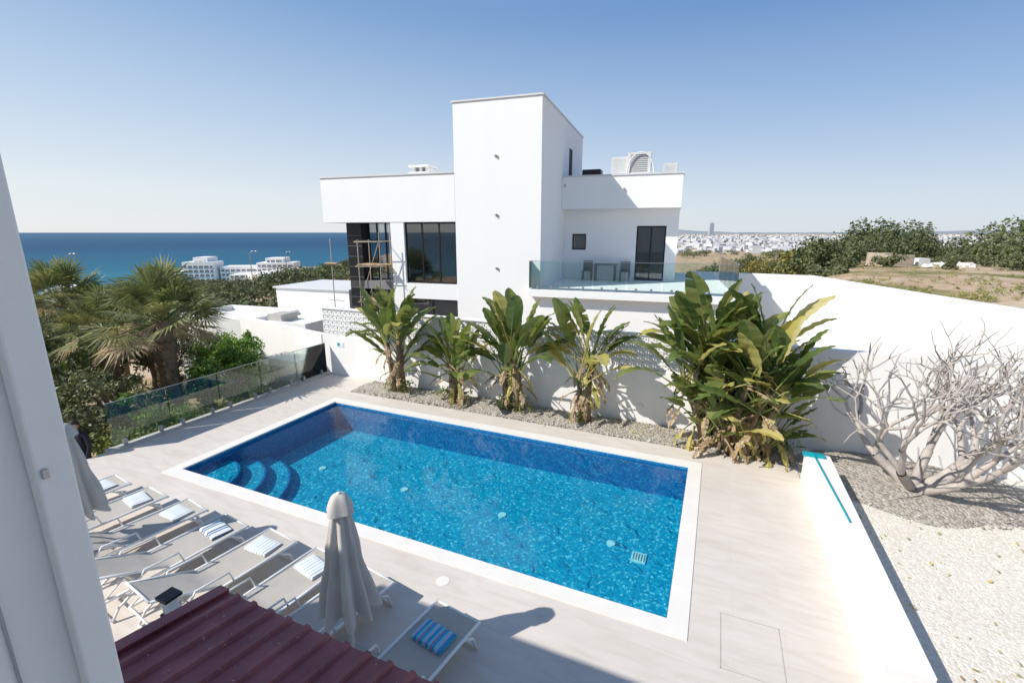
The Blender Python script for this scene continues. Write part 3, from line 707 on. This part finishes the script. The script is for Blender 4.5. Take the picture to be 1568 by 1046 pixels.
def person(x,y,z,rot):
    e=empty('person',(x,y,z),rot)
    J=[((0,0,0.95),.15),((0,0,1.12),.14),((0,0.01,1.30),.16),((0,0.02,1.43),.10),((0,0.03,1.50),.055),
       ((.17,0,1.41),.065),((.24,.03,1.14),.048),((.20,.20,.98),.036),((-.17,0,1.41),.065),((-.25,.02,1.13),.048),((-.23,.12,.90),.036),
       ((.10,0,.90),.10),((.11,.03,.50),.065),((.12,-.02,.09),.045),((.12,.14,.04),.04),((-.10,0,.90),.10),((-.12,.0,.50),.065),((-.14,-.06,.09),.045),((-.14,.10,.04),.04)]
    E=[(0,1),(1,2),(2,3),(3,4),(3,5),(5,6),(6,7),(3,8),(8,9),(9,10),(0,11),(11,12),(12,13),(13,14),(0,15),(15,16),(16,17),(17,18)]
    me=bpy.data.meshes.new('body'); me.from_pydata([j[0] for j in J],E,[]); o=place('body',me,e)
    sk=o.modifiers.new('skin','SKIN')
    for i,j in enumerate(J): me.skin_vertices[0].data[i].radius=(j[1],j[1]*0.85)
    me.skin_vertices[0].data[0].use_root=True; me.materials.append(M_cloth)
    ss=o.modifiers.new('sub','SUBSURF'); ss.levels=1; ss.render_levels=2
    mb=MB(); n=20; rows=14; vs=[];fs=[]
    for j in range(rows+1):
        ph=math.pi*j/rows
        for k in range(n):
            a=2*math.pi*k/n; sx=.078*math.sin(ph); sy=.098*math.sin(ph); zz=.118*math.cos(ph)
            if zz<0: sx*=(1+zz*2.2); sy*=(1+zz*1.2)
            yy=sy*math.sin(a)+(.016 if (abs(a-math.pi/2)<.25 and -.04<zz<.02) else 0)
            vs.append((sx*math.cos(a),yy+.05,1.64+zz))
    for j in range(rows):
        for k in range(n): k2=(k+1)%n; fs.append((j*n+k,(j+1)*n+k,(j+1)*n+k2,j*n+k2))
    mb.add(vs,fs)
    for s in (-1,1): mb.tube([(s*.076,.04,1.655),(s*.088,.03,1.635),(s*.076,.04,1.61)],[.01,.016,.008],6)
    mb.tube([(0,.03,1.47),(0,.045,1.56)],.048,10); mb.build('head',M_skin,e,True)
    mb=MB(); vs=[];fs=[]
    for j in range(9):
        ph=math.pi*0.62*j/8
        for k in range(n):
            a=2*math.pi*k/n; cut=0.75 if math.sin(a)>0.3 and j>5 else 1
            vs.append((.088*math.sin(ph)*cut*math.cos(a),.106*math.sin(ph)*cut*math.sin(a)+.04,1.65+.128*math.cos(ph)))
    for j in range(8):
        for k in range(n): k2=(k+1)%n; fs.append((j*n+k,(j+1)*n+k,(j+1)*n+k2,j*n+k2))
    mb.add(vs,fs); mb.build('hair',M_hair,e,True)
    for s,h in ((1,Vector((.20,.22,.95))),(-1,Vector((-.23,.14,.87)))):
        mb=MB(); mb.tube([h,h+Vector((0,.01,-.05)),h+Vector((0,.02,-.09))],[.028,.036,.03],8)
        for q in range(4): b=h+Vector((-.027+.018*q,.02,-.08)); mb.tube([b,b+Vector((0,.006,-.04)),b+Vector((0,.02,-.07+abs(q-1.4)*.006))],[.009,.009,.007],6)
        b=h+Vector((-s*.03,.015,-.03)); mb.tube([b,b+Vector((-s*.02,.02,-.03)),b+Vector((-s*.018,.03,-.055))],[.011,.01,.008],6)
        mb.build('hand',M_skin,e,True)
person(-12.98,5.08,-0.875,math.radians(200))

# ---------------------------------------------------------------- vegetation
G_str=leafmat('strelitzia_leaf',[(0.06,0.105,0.032),(0.125,0.175,0.05),(0.22,0.255,0.075),(0.36,0.35,0.12)],0.38,0.36,2.0)
G_yel=leafmat('strelitzia_leaf_yellow',[(0.36,0.34,0.08),(0.54,0.48,0.15),(0.62,0.55,0.28)],0.35,0.5)
G_brn=leafmat('dead_leaf',[(0.22,0.14,0.07),(0.38,0.28,0.16),(0.52,0.43,0.29)],0.15,0.8)
G_stem=leafmat('petiole_green',[(0.16,0.20,0.06),(0.29,0.31,0.11)],0.0,0.4)
def big_leaf(mb,base,az,tilt,pl,Ll,Wd,droop,mi,tear=0.35,roll=0):
    p=Vector(base); ti=tilt
    def dv(t): return Vector((math.cos(az)*math.sin(t),math.sin(az)*math.sin(t),math.cos(t)))
    np_=6
    pet=[p.copy()]
    for i in range(np_):
        ti+=0.02; p=p+dv(ti)*pl/np_; pet.append(p.copy())
    mb.tube(pet,[0.034*(1-0.65*i/np_) for i in range(np_+1)],6,mi if mi!=0 else 3,False)
    nb=16; rib=[p.copy()]; ds=[dv(ti)]
    for i in range(nb):
        ti+=droop/nb*(0.3+1.4*i/nb); p=p+dv(ti)*Ll/nb; rib.append(p.copy()); ds.append(dv(ti))
    sv=Vector((-math.sin(az),math.cos(az),0))
    sv=(sv*math.cos(roll)+Vector((math.cos(az),math.sin(az),0))*math.sin(roll)).normalized()
    mb.tube(rib,[0.012*(1-0.7*i/nb) for i in range(nb+1)],5,mi if mi!=0 else 3,False)
    basefold=random.uniform(0.05,0.55)
    for side in (-1,1):
        i=0
        while i<nb:
            g=random.choice((1,2,2,3,3,5)) if random.random()<tear else nb
            j=min(nb,i+g); fold=basefold+random.uniform(-.12,.12) if tear<0.9 else random.uniform(-0.6,0.4)
            if g<nb: fold-=random.uniform(0,0.8)
            shift=random.uniform(-0.04,0.09) if g<nb else 0
            vs=[];fs=[]
            for q in range(i,j+1):
                t=q/nb; wd=Wd*(max(0.0,math.sin(math.pi*min(1,0.04+0.96*t**0.9)))**0.55)
                if q==nb: wd=0.004
                if g<nb and (q==i or q==j): wd*=0.93
                d=ds[q]; nrm=-(sv.cross(d)); s=sv*side
                for u in (0.0,0.5,1.0):
                    fo=fold*(1-0.5*u)
                    off=s*(wd*u*math.cos(fo))+nrm*(wd*u*math.sin(fo))
                    off=off+d*(u*(0.22*wd+shift))+nrm*0.014*math.sin(q*1.9+u*3)
                    if g<nb and q==i and i>0: off+=d*(0.022*u)
                    vs.append(rib[q]+off)
            m_=j-i
            for q in range(m_):
                for u in range(2): a=q*3+u; fs.append((a,a+1,a+4,a+3))
            mb.add(vs,fs,mi); i=j
def strel(name,x,y,z,height,spread,nstem,nleaf,yell=0.12,dead=6,thr=(0.2,0.5),out=0.0,hmin=0.6):
    mb=MB()
    for s in range(nstem):
        a0=random.random()*6.28; r0=spread*0.16*math.sqrt(random.random())*(nstem>1)
        ox=math.cos(a0); oy=0.6*math.sin(a0)
        bx=x+r0*ox; by=y+r0*oy*min(1,2.2/spread); hs=height*(1.0 if s<3 else random.uniform(hmin,1.0)); th=hs*random.uniform(*thr)
        lx=random.uniform(-.12,.12)*th+out*ox*random.random()*th; ly=random.uniform(-.12,.05)*th+out*min(0.1,oy)*random.random()*th
        top=Vector((bx+lx,by+ly,z+th))
        mb.tube([(bx,by,z-0.05),(bx+lx*.4,by+ly*.4,z+th*.5),top],[0.10,0.085,0.06],9,4)
        for k in range(int(th/0.10)):
            t=k*0.10/th; c=Vector((bx+lx*t,by+ly*t,z+th*t)); a=random.random()*6.28
            mb.tube([c,c+Vector((math.cos(a)*.10,math.sin(a)*.10,.13))],[0.05,0.02],5,4,False)
        fan=random.uniform(-.7,.7)
        nl=nleaf
        for k in range(nl):
            f=(k+0.5)/nl; az=fan+(0 if k%2 else math.pi)+random.uniform(-.7,.7)
            if math.sin(az)>0.4 and random.random()<0.75: az=-az
            tl=random.uniform(0.02,0.22)+0.85*f**1.3
            Lh=(hs-th)
            pl=Lh*random.uniform(0.36,0.48)*(1-0.3*f); Ll=Lh*random.uniform(0.46,0.58)
            mi=0
            if random.random()<yell*(0.4+1.4*f): mi=1
            big_leaf(mb,top-Vector((0,0,0.10*k*0.3)),az,tl,pl,Ll,min(0.27,max(0.12,Ll*random.uniform(0.18,0.24))),random.uniform(0.1,0.5)+1.9*f*f*random.random(),mi,tear=random.choice((0.0,0.5,0.8)),roll=random.uniform(-.9,.9))
        for k in range(dead):
            az=random.random()*6.28
            if math.sin(az)>0.3: az=-az
            big_leaf(mb,top-Vector((0,0,random.uniform(0,th*.4))),az,random.uniform(1.5,2.2),0.25,random.uniform(.4,.8),0.08,1.0,2 if random.random()<.7 else 1,tear=0.95)
    mb.build(name,[G_str,G_yel,G_brn,G_stem,M_pstem],None,True)
strel('strelitzia_plant',-9.0,11.75,0,3.6,2.0,5,7,0.12,2,(0.25,0.55))
strel('strelitzia_plant',-7.0,11.75,0,2.9,1.6,4,7,0.12,3)
strel('strelitzia_plant',-5.1,11.7,0,3.7,1.8,5,7,0.16,3,(0.25,0.5))
strel('strelitzia_plant',-3.0,11.75,0,3.55,1.2,3,8,0.32,6,(0.3,0.5))
strel('strelitzia_plant',0.75,11.6,0,4.25,6.0,18,7,0.16,3,(0.35,0.6),0.55,0.65)
strel('strelitzia_plant',1.0,11.4,0,2.5,6.0,9,6,0.16,2,(0.15,0.4),0.5)
cs=[];rs=[]
for x in (-9.3,-8.7,-7.3,-6.7,-5.3,-4.8,0.4,1.2,1.8,-3.1):
    cs.append((x,11.6,0.22)); rs.append((0.32,0.25,0.25))
quadmesh('bed_groundcover',leafcloud(cs,rs,60,0.11,0.022,0.5,0.3),G_str)

def bare_tree(name,x,y,z):
    mb=MB()
    def grow(p,d,r,l,depth):
        n=4; pts=[p.copy()]; rr=[r]; q=p.copy(); dd=d.copy()
        for i in range(n):
            dd=(dd+Vector((random.gauss(0,.15),random.gauss(0,.15),random.gauss(0.05,.11)))).normalized(); q=q+dd*l/n; pts.append(q.copy()); rr.append(r*(1-0.18*(i+1)/n))
        if depth==0: rr[-1]=r*0.8
        mb.tube(pts,rr,7 if depth>3 else 5,0,depth==0)
        if depth==0: return
        k=random.choice((2,2,2,3))
        ph=random.random()*6.28
        for j in range(k):
            a=ph+j*2*math.pi/k+random.uniform(-.4,.4); ax=dd.orthogonal().normalized(); ax=Matrix.Rotation(a,3,dd)@ax
            sp=random.uniform(0.36,0.85)
            nd=(dd*math.cos(sp)+ax*math.sin(sp)); nd.z+=0.08
            if q.z<0.9: nd.z+=0.35
            if q.y>11.8 and nd.y>0: nd.y*=-0.4
            grow(q,nd.normalized(),rr[-1]*random.uniform(0.70,0.84),l*random.uniform(0.70,0.95),depth-1)
    for az,tl in ((2.7,0.85),(0.2,0.9),(-1.2,0.7),(1.3,0.25),(-2.3,0.7),(-0.5,0.95)):
        d=Vector((math.cos(az)*math.sin(tl),math.sin(az)*math.sin(tl),math.cos(tl)))
        grow(Vector((x+0.08*math.cos(az),y+0.08*math.sin(az),z-0.03)),d,0.10,0.84,5)
    mb.build(name,M_bare,None,True)
bare_tree('frangipani_tree',3.95,10.85,0.05)

G_palm=leafmat('palm_leaf',[(0.08,0.11,0.045),(0.15,0.18,0.06),(0.25,0.26,0.10),(0.38,0.36,0.17)],0.25,0.4,1.5)
def palm(x,y,z0,zc,R,nl=46):
    e=empty('fan_palm',(x,y,0)); mb=MB(); mt=MB()
    mt.tube([(0,0,z0),(0.05,0,(z0+zc)/2),(0,0,zc)],[0.22,0.17,0.2],12)
    for k in range(140):
        a=random.random()*6.28; zz=random.uniform(z0,zc); mt.tube([(0.15*math.cos(a),.15*math.sin(a),zz),(0.30*math.cos(a),.30*math.sin(a),zz+.12)],[0.04,0.015],4,0,False)
    mt.build('trunk',M_bark,e)
    for k in range(nl):
        az=random.random()*6.28; f=k/nl; el=1.35-1.9*f+random.uniform(-.2,.2); dead=(f>0.84)
        d=Vector((math.cos(az)*math.cos(el),math.sin(az)*math.cos(el),math.sin(el)))
        b=Vector((0,0,zc)); pl=R*random.uniform(0.42,0.62); c=b+d*pl+Vector((0,0,-0.06*pl))
        mb.tube([b,b+d*pl*.5+Vector((0,0,.03)),c],[0.02,0.014,0.01],4,1 if dead else 0,False)
        side=d.cross(Vector((0,0,1))); side.normalize(); up=side.cross(d)
        roll=random.uniform(-.5,.5); side2=side*math.cos(roll)+up*math.sin(roll); up2=up*math.cos(roll)-side*math.sin(roll)
        ns=22; fr=R*random.uniform(0.38,0.52)
        for s in range(ns):
            a=(s/(ns-1)-0.5)*math.radians(230); dd=(d*math.cos(a)+side2*math.sin(a)+up2*0.15).normalized()
            ll=fr*(1-0.18*abs(a)/2.2)*random.uniform(.85,1.1)
            wv=dd.cross(up2).normalized()*(ll*0.040)
            m1=c+dd*ll*.55; m2=c+dd*ll+Vector((0,0,-0.18*ll*random.uniform(.4,1.6)*(2 if dead else 1)))
            mb.add([c,m1+wv,m1+up2*0.008,m1-wv,m2],[(0,1,2),(0,2,3),(1,4,2),(2,4,3)],1 if dead else 0)
    mb.build('fronds',[G_palm,G_brn],e)
palm(-15.4,8.6,-1.3,2.35,2.1,44)
palm(-17.8,8.2,-1.3,1.9,1.7,34)
palm(-23.0,9.4,-2,2.3,2.2,38)
palm(-19.5,10.5,-2,1.5,1.6,30)

G_dark=leafmat('dark_foliage',[(0.035,0.055,0.02),(0.07,0.095,0.03),(0.12,0.145,0.045),(0.20,0.22,0.08)],0.3)
G_citrus=leafmat('citrus_foliage',[(0.05,0.10,0.018),(0.10,0.19,0.03),(0.17,0.29,0.05),(0.26,0.38,0.08)],0.35)
G_olive=leafmat('olive_foliage',[(0.08,0.095,0.04),(0.14,0.155,0.07),(0.22,0.23,0.12)],0.2)
G_far=leafmat('far_foliage',[(0.045,0.065,0.028),(0.075,0.10,0.04),(0.12,0.14,0.06),(0.19,0.20,0.09)],0.0,0.8,0.08)
G_mimosa=leafmat('mimosa_foliage',[(0.12,0.12,0.03),(0.22,0.20,0.05),(0.34,0.29,0.07)],0.2)
def tree(name,x,y,z,h,r,mat,k=16,n=260,ll=0.07,lw=0.03,trunk=True):
    e=empty(name,(0,0,0)); cs=[];rs=[]
    for i in range(k):
        a=random.random()*6.28; q=math.sqrt(random.random())*0.85; zz=z+h*random.uniform(0.25,0.9)
        sh=math.sqrt(max(0.1,1-((zz-z-h*0.55)/(h*0.5))**2))
        cs.append((x+r*q*sh*math.cos(a),y+r*q*sh*math.sin(a),zz)); s=r*random.uniform(0.16,0.34); rs.append((s,s,s*0.8))
    quadmesh('crown',leafcloud(cs,rs,n,ll,lw,0.3,0.2),mat,e)
    if trunk:
        mb=MB(); c0=Vector((x,y,z+h*0.3)); mb.tube([(x,y,z-.2),(x+.04*h,y,z+h*.15),c0],[0.045*h,0.035*h,0.03*h],8)
        for c in cs[:14]:
            c=Vector(c); m_=c0.lerp(c,0.5)+Vector((0,0,0.08*h)); mb.tube([c0,m_,c],[0.02*h,0.012*h,0.005*h],5)
            for _ in range(3):
                mb.tube([m_,c+Vector((random.gauss(0,.2),random.gauss(0,.2),random.uniform(.05,.35)))],[0.007*h,0.002*h],4,0,False)
        mb.build('trunk',M_bark,e)
tree('citrus_tree',-14.6,9.9,-1.1,2.6,1.25,G_citrus,22,240,0.07,0.035)
tree('citrus_tree',-16.0,11.0,-1.3,2.5,1.3,G_citrus,20,230,0.07,0.035)
for j,(x,y,h,r) in enumerate(((-15.8,7.2,2.6,1.6),(-17.6,6.6,2.9,1.8),(-15.2,5.9,1.7,1.0),(-19.5,7.6,3.2,2.2),(-22,8.5,3.4,2.4),(-21,11,3.1,2.2),(-18.5,12.6,2.4,1.4),(-24,11.5,3.6,2.4))):
    tree('shrub_tree',x,y,-1.3,h,r,(G_olive,G_dark,G_olive,G_dark,G_olive,G_dark,G_citrus,G_dark)[j],22,170,0.07,0.028)
tree('olive_tree',-14.4,7.6,-1.1,2.0,1.2,G_citrus,12,110,0.06,0.022)
cs=[];rs=[]
for i in range(60):
    y=random.uniform(5.8,12.0); x=-13.1-random.random()*1.0; cs.append((x,y,random.uniform(-0.75,-0.1))); s=random.uniform(.2,.4); rs.append((s,s,s*0.8))
quadmesh('garden_hedge',leafcloud(cs,rs,170,0.05,0.022,0.4,0.4),leafmat('hedge_foliage',[(0.09,0.12,0.03),(0.17,0.21,0.05),(0.30,0.32,0.08)],0.3))

def th(x,y): return float(terrain_h(np.array([x]),np.array([y]))[0])
def mass(name,specs,mat,nper=14,n=80):
    out=[]
    for (x,y,h,r) in specs:
        z=th(x,y); s=0.045*r+0.06
        cs=[];rs=[]
        for i in range(nper):
            a=random.random()*6.28; q=math.sqrt(random.random())*0.8; zz=z+h*random.uniform(0.15,0.85)
            cs.append((x+r*q*math.cos(a),y+r*q*math.sin(a),zz)); k=r*random.uniform(.25,.42); rs.append((k,k,min(k,h*.3)))
        out.append(leafcloud(cs,rs,n,s,s*0.5,0.4,0.5))
    return quadmesh(name,np.concatenate(out),mat)
def pol(px,F): return RF(px*F,F)
sp=[];spb=[]
for i in range(220):
    t=random.uniform(-1.15,-0.28); F=random.choice((random.uniform(30,80),random.uniform(60,200),random.uniform(150,330))); x,y=pol(t,F)
    if F<75 and t>-0.55: continue
    (sp if i%3 else spb).append((x,y,random.uniform(2,4.5)*(1 if F>60 else .6),random.uniform(2,4.5)*(1+F/200)))
mass('coastal_trees',sp,G_far,8,70); mass('coastal_scrub',spb,G_olive,8,70)
sp=[]
for i in range(60):
    t=random.uniform(-0.5,-0.30); F=random.uniform(110,330); x,y=pol(t,F); sp.append((x,y,random.uniform(3,6),random.uniform(4,7)))
mass('headland_trees',sp,G_far,9,70)
sp=[];sp2=[];sp3=[]
for i in range(150):
    t=random.uniform(0.66,1.2); F=random.uniform(54,110); x,y=pol(t,F)
    (sp if i%3 else sp2).append((x,y,random.uniform(1.8,4.0),random.uniform(1.4,3.2)))
for i in range(100):
    t=random.uniform(0.42,0.72); F=random.uniform(38,95); x,y=pol(t,F); (sp if i%2 else sp2).append((x,y,random.uniform(1.6,3.4),random.uniform(1.3,2.8)))
for (t,F,h,r) in ((0.78,62,5.0,4.5),(0.74,60,4.6,4),(0.83,64,4.8,4),(1.02,50,4.4,3.2),(1.06,46,4.8,3),(1.1,38,4.6,2.5),(1.05,36,3.0,2)):
    x,y=pol(t,F); sp.append((x,y,h,r))
for i in range(60):
    t=random.uniform(0.5,1.15); F=random.uniform(30,60); x,y=pol(t,F)
    if 0.72<t<1.0 and F<48 and i%3: continue
    sp2.append((x,y,random.uniform(.5,1.6),random.uniform(.6,1.6)))
for i in range(16):
    t=random.uniform(0.50,0.66); F=random.uniform(38,60); x,y=pol(t,F); sp3.append((x,y,random.uniform(1.8,3.2),random.uniform(1.2,2.2)))
mass('hillside_trees',sp,G_far,9,80); mass('hillside_scrub',sp2,G_olive,8,80); mass('mimosa_trees',sp3,G_mimosa,8,80)
cs=[];rs=[]
for i in range(700):
    t=random.uniform(0.5,1.2); F=17+40*random.random()**1.5; x,y=pol(t,F)
    if th(x,y)<1.5: continue
    s=random.uniform(.08,.3); cs.append((x,y,th(x,y)+s*.3)); rs.append((s,s,s*.6))
quadmesh('field_scrub',leafcloud(cs,rs,26,0.07,0.015,0.8,0.2),leafmat('dry_grass',[(0.12,0.14,0.04),(0.24,0.25,0.07),(0.5,0.44,0.16)],0.2))
x,y=pol(0.868,70); z=th(x,y); e=empty('norfolk_pine',(x,y,z)); mb=MB(); mb.tube([(0,0,0),(0,0,5.8)],[.2,.03],6)
for k in range(15):
    zz=1.2+k*0.31; rr=1.8*(1-k/16)
    for j in range(7):
        a=j*0.9+k*.4; p1=Vector((rr*math.cos(a),rr*math.sin(a),zz+.15)); mb.tube([(0,0,zz),p1*0.6+Vector((0,0,zz*0.4-.05)),p1],[.05,.1,.03],4,1)
mb.build('pine',[M_bark,G_dark],e)
x,y=pol(0.80,42); z=th(x,y); e=empty('stone_ruin',(x,y,z),0.5)
mb=MB(); mb.box(-1.3,1.3,-1,-.7,-.5,0.95); mb.box(-1.3,-1.0,-.7,1.2,-.5,1.1); mb.box(1.0,1.3,-.7,1.2,-.5,0.7); mb.box(-1.0,1.0,.9,1.2,-.5,1.05); mb.build('walls',M_beige,e,bevel=0.05)
mb=MB(); mb.box(1.9,3.0,-.8,.2,-.3,.65); mb.build('block_wall',M_white2,e)
pts=[]
for i in range(90):
    t=random.uniform(0.87,0.98); F=random.uniform(37,44); xx,yy=pol(t,F); pts.append((xx,yy,th(xx,yy)+.1))
stones('rubble_heap',pts,M_peb,0.12,0.42)

M_town=leafmat('hazy_town_walls',[(0.36,0.38,0.42),(0.50,0.51,0.54),(0.62,0.63,0.65),(0.74,0.74,0.75)],0.0,0.9)  # pale bluish tones: distance haze is put into the wall colours
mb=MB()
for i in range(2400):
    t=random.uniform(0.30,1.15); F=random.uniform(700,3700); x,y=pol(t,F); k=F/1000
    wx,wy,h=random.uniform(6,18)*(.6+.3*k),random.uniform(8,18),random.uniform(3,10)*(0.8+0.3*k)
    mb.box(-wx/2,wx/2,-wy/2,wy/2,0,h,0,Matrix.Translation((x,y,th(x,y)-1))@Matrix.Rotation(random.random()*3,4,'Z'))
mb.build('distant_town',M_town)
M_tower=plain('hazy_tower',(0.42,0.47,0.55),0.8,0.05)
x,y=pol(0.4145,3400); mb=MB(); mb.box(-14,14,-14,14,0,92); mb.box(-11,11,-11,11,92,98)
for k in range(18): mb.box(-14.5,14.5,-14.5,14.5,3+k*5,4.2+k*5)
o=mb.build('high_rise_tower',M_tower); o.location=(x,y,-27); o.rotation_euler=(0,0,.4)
sp=[]
for i in range(120):
    t=random.uniform(0.30,1.15); F=random.uniform(450,2400); x,y=pol(t,F); sp.append((x,y,random.uniform(4,7),random.uniform(10,24)))
mass('town_trees',sp,G_olive,7,60)
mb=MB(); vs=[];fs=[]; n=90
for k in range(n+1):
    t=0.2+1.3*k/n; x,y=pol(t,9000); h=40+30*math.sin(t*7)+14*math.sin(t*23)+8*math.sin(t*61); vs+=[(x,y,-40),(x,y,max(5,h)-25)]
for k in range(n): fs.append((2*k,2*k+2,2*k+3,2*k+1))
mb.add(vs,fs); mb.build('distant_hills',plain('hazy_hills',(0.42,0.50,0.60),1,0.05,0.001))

hx,hy=RF(-0.56*330,330); hz_=th(hx,hy)
e=empty('seaside_hotel',(hx,hy,hz_),PSI+0.15)
mb=MB(); md=MB()
for (u0,u1,v0,z1) in ((-42,-22,0,14),(-36,-27,3,17),(-20,5,4,10.5),(5,30,2,13),(10,22,6,16),(-50,-42,-4,8),(-8,14,-12,6)):
    mb.box(u0,u1,v0,v0+16,-6,z1)
    z=1.2
    while z<z1-1.5:
        md.box(u0+1,u1-1,v0-0.25,v0-0.02,z,z+1.3)
        u=u0+3
        while u<u1-2: mb.box(u,u+0.7,v0-0.4,v0-0.26,z-0.2,z+1.5); u+=3.5
        z+=3.0
mb.build('blocks',M_white2,e); md.build('balcony_openings',M_grey,e)
mb=MB()
for (t,F) in ((-0.50,250),(-0.47,262),(-0.53,240),(-0.95,180),(-0.44,300)):
    x,y=pol(t,F); mb.box(-7,7,-4,4,-1,5,0,Matrix.Translation((x,y,th(x,y)))@Matrix.Rotation(0.4+t,4,'Z'))
mb.build('coastal_houses',M_white2)
def lamp(t,F,htop,h=8):
    x,y=pol(t,F); e=empty('street_lamp',(x,y,htop-h),PSI); mb=MB()
    pts=[(0,0,-2),(0,0,h*.85),(0.1,0,h*.95),(0.5,0,h),(1.1,0,h+.02)]; mb.tube(pts,[.10,.08,.07,.06,.05],6); mb.tube([(1.0,0,h),(1.6,0,h-.03)],[.14,.10],6); mb.build('mast',M_steel,e,True)
lamp(-0.94,70,1.9); lamp(-0.553,90,1.5); lamp(-0.478,120,0.2)
print('done')
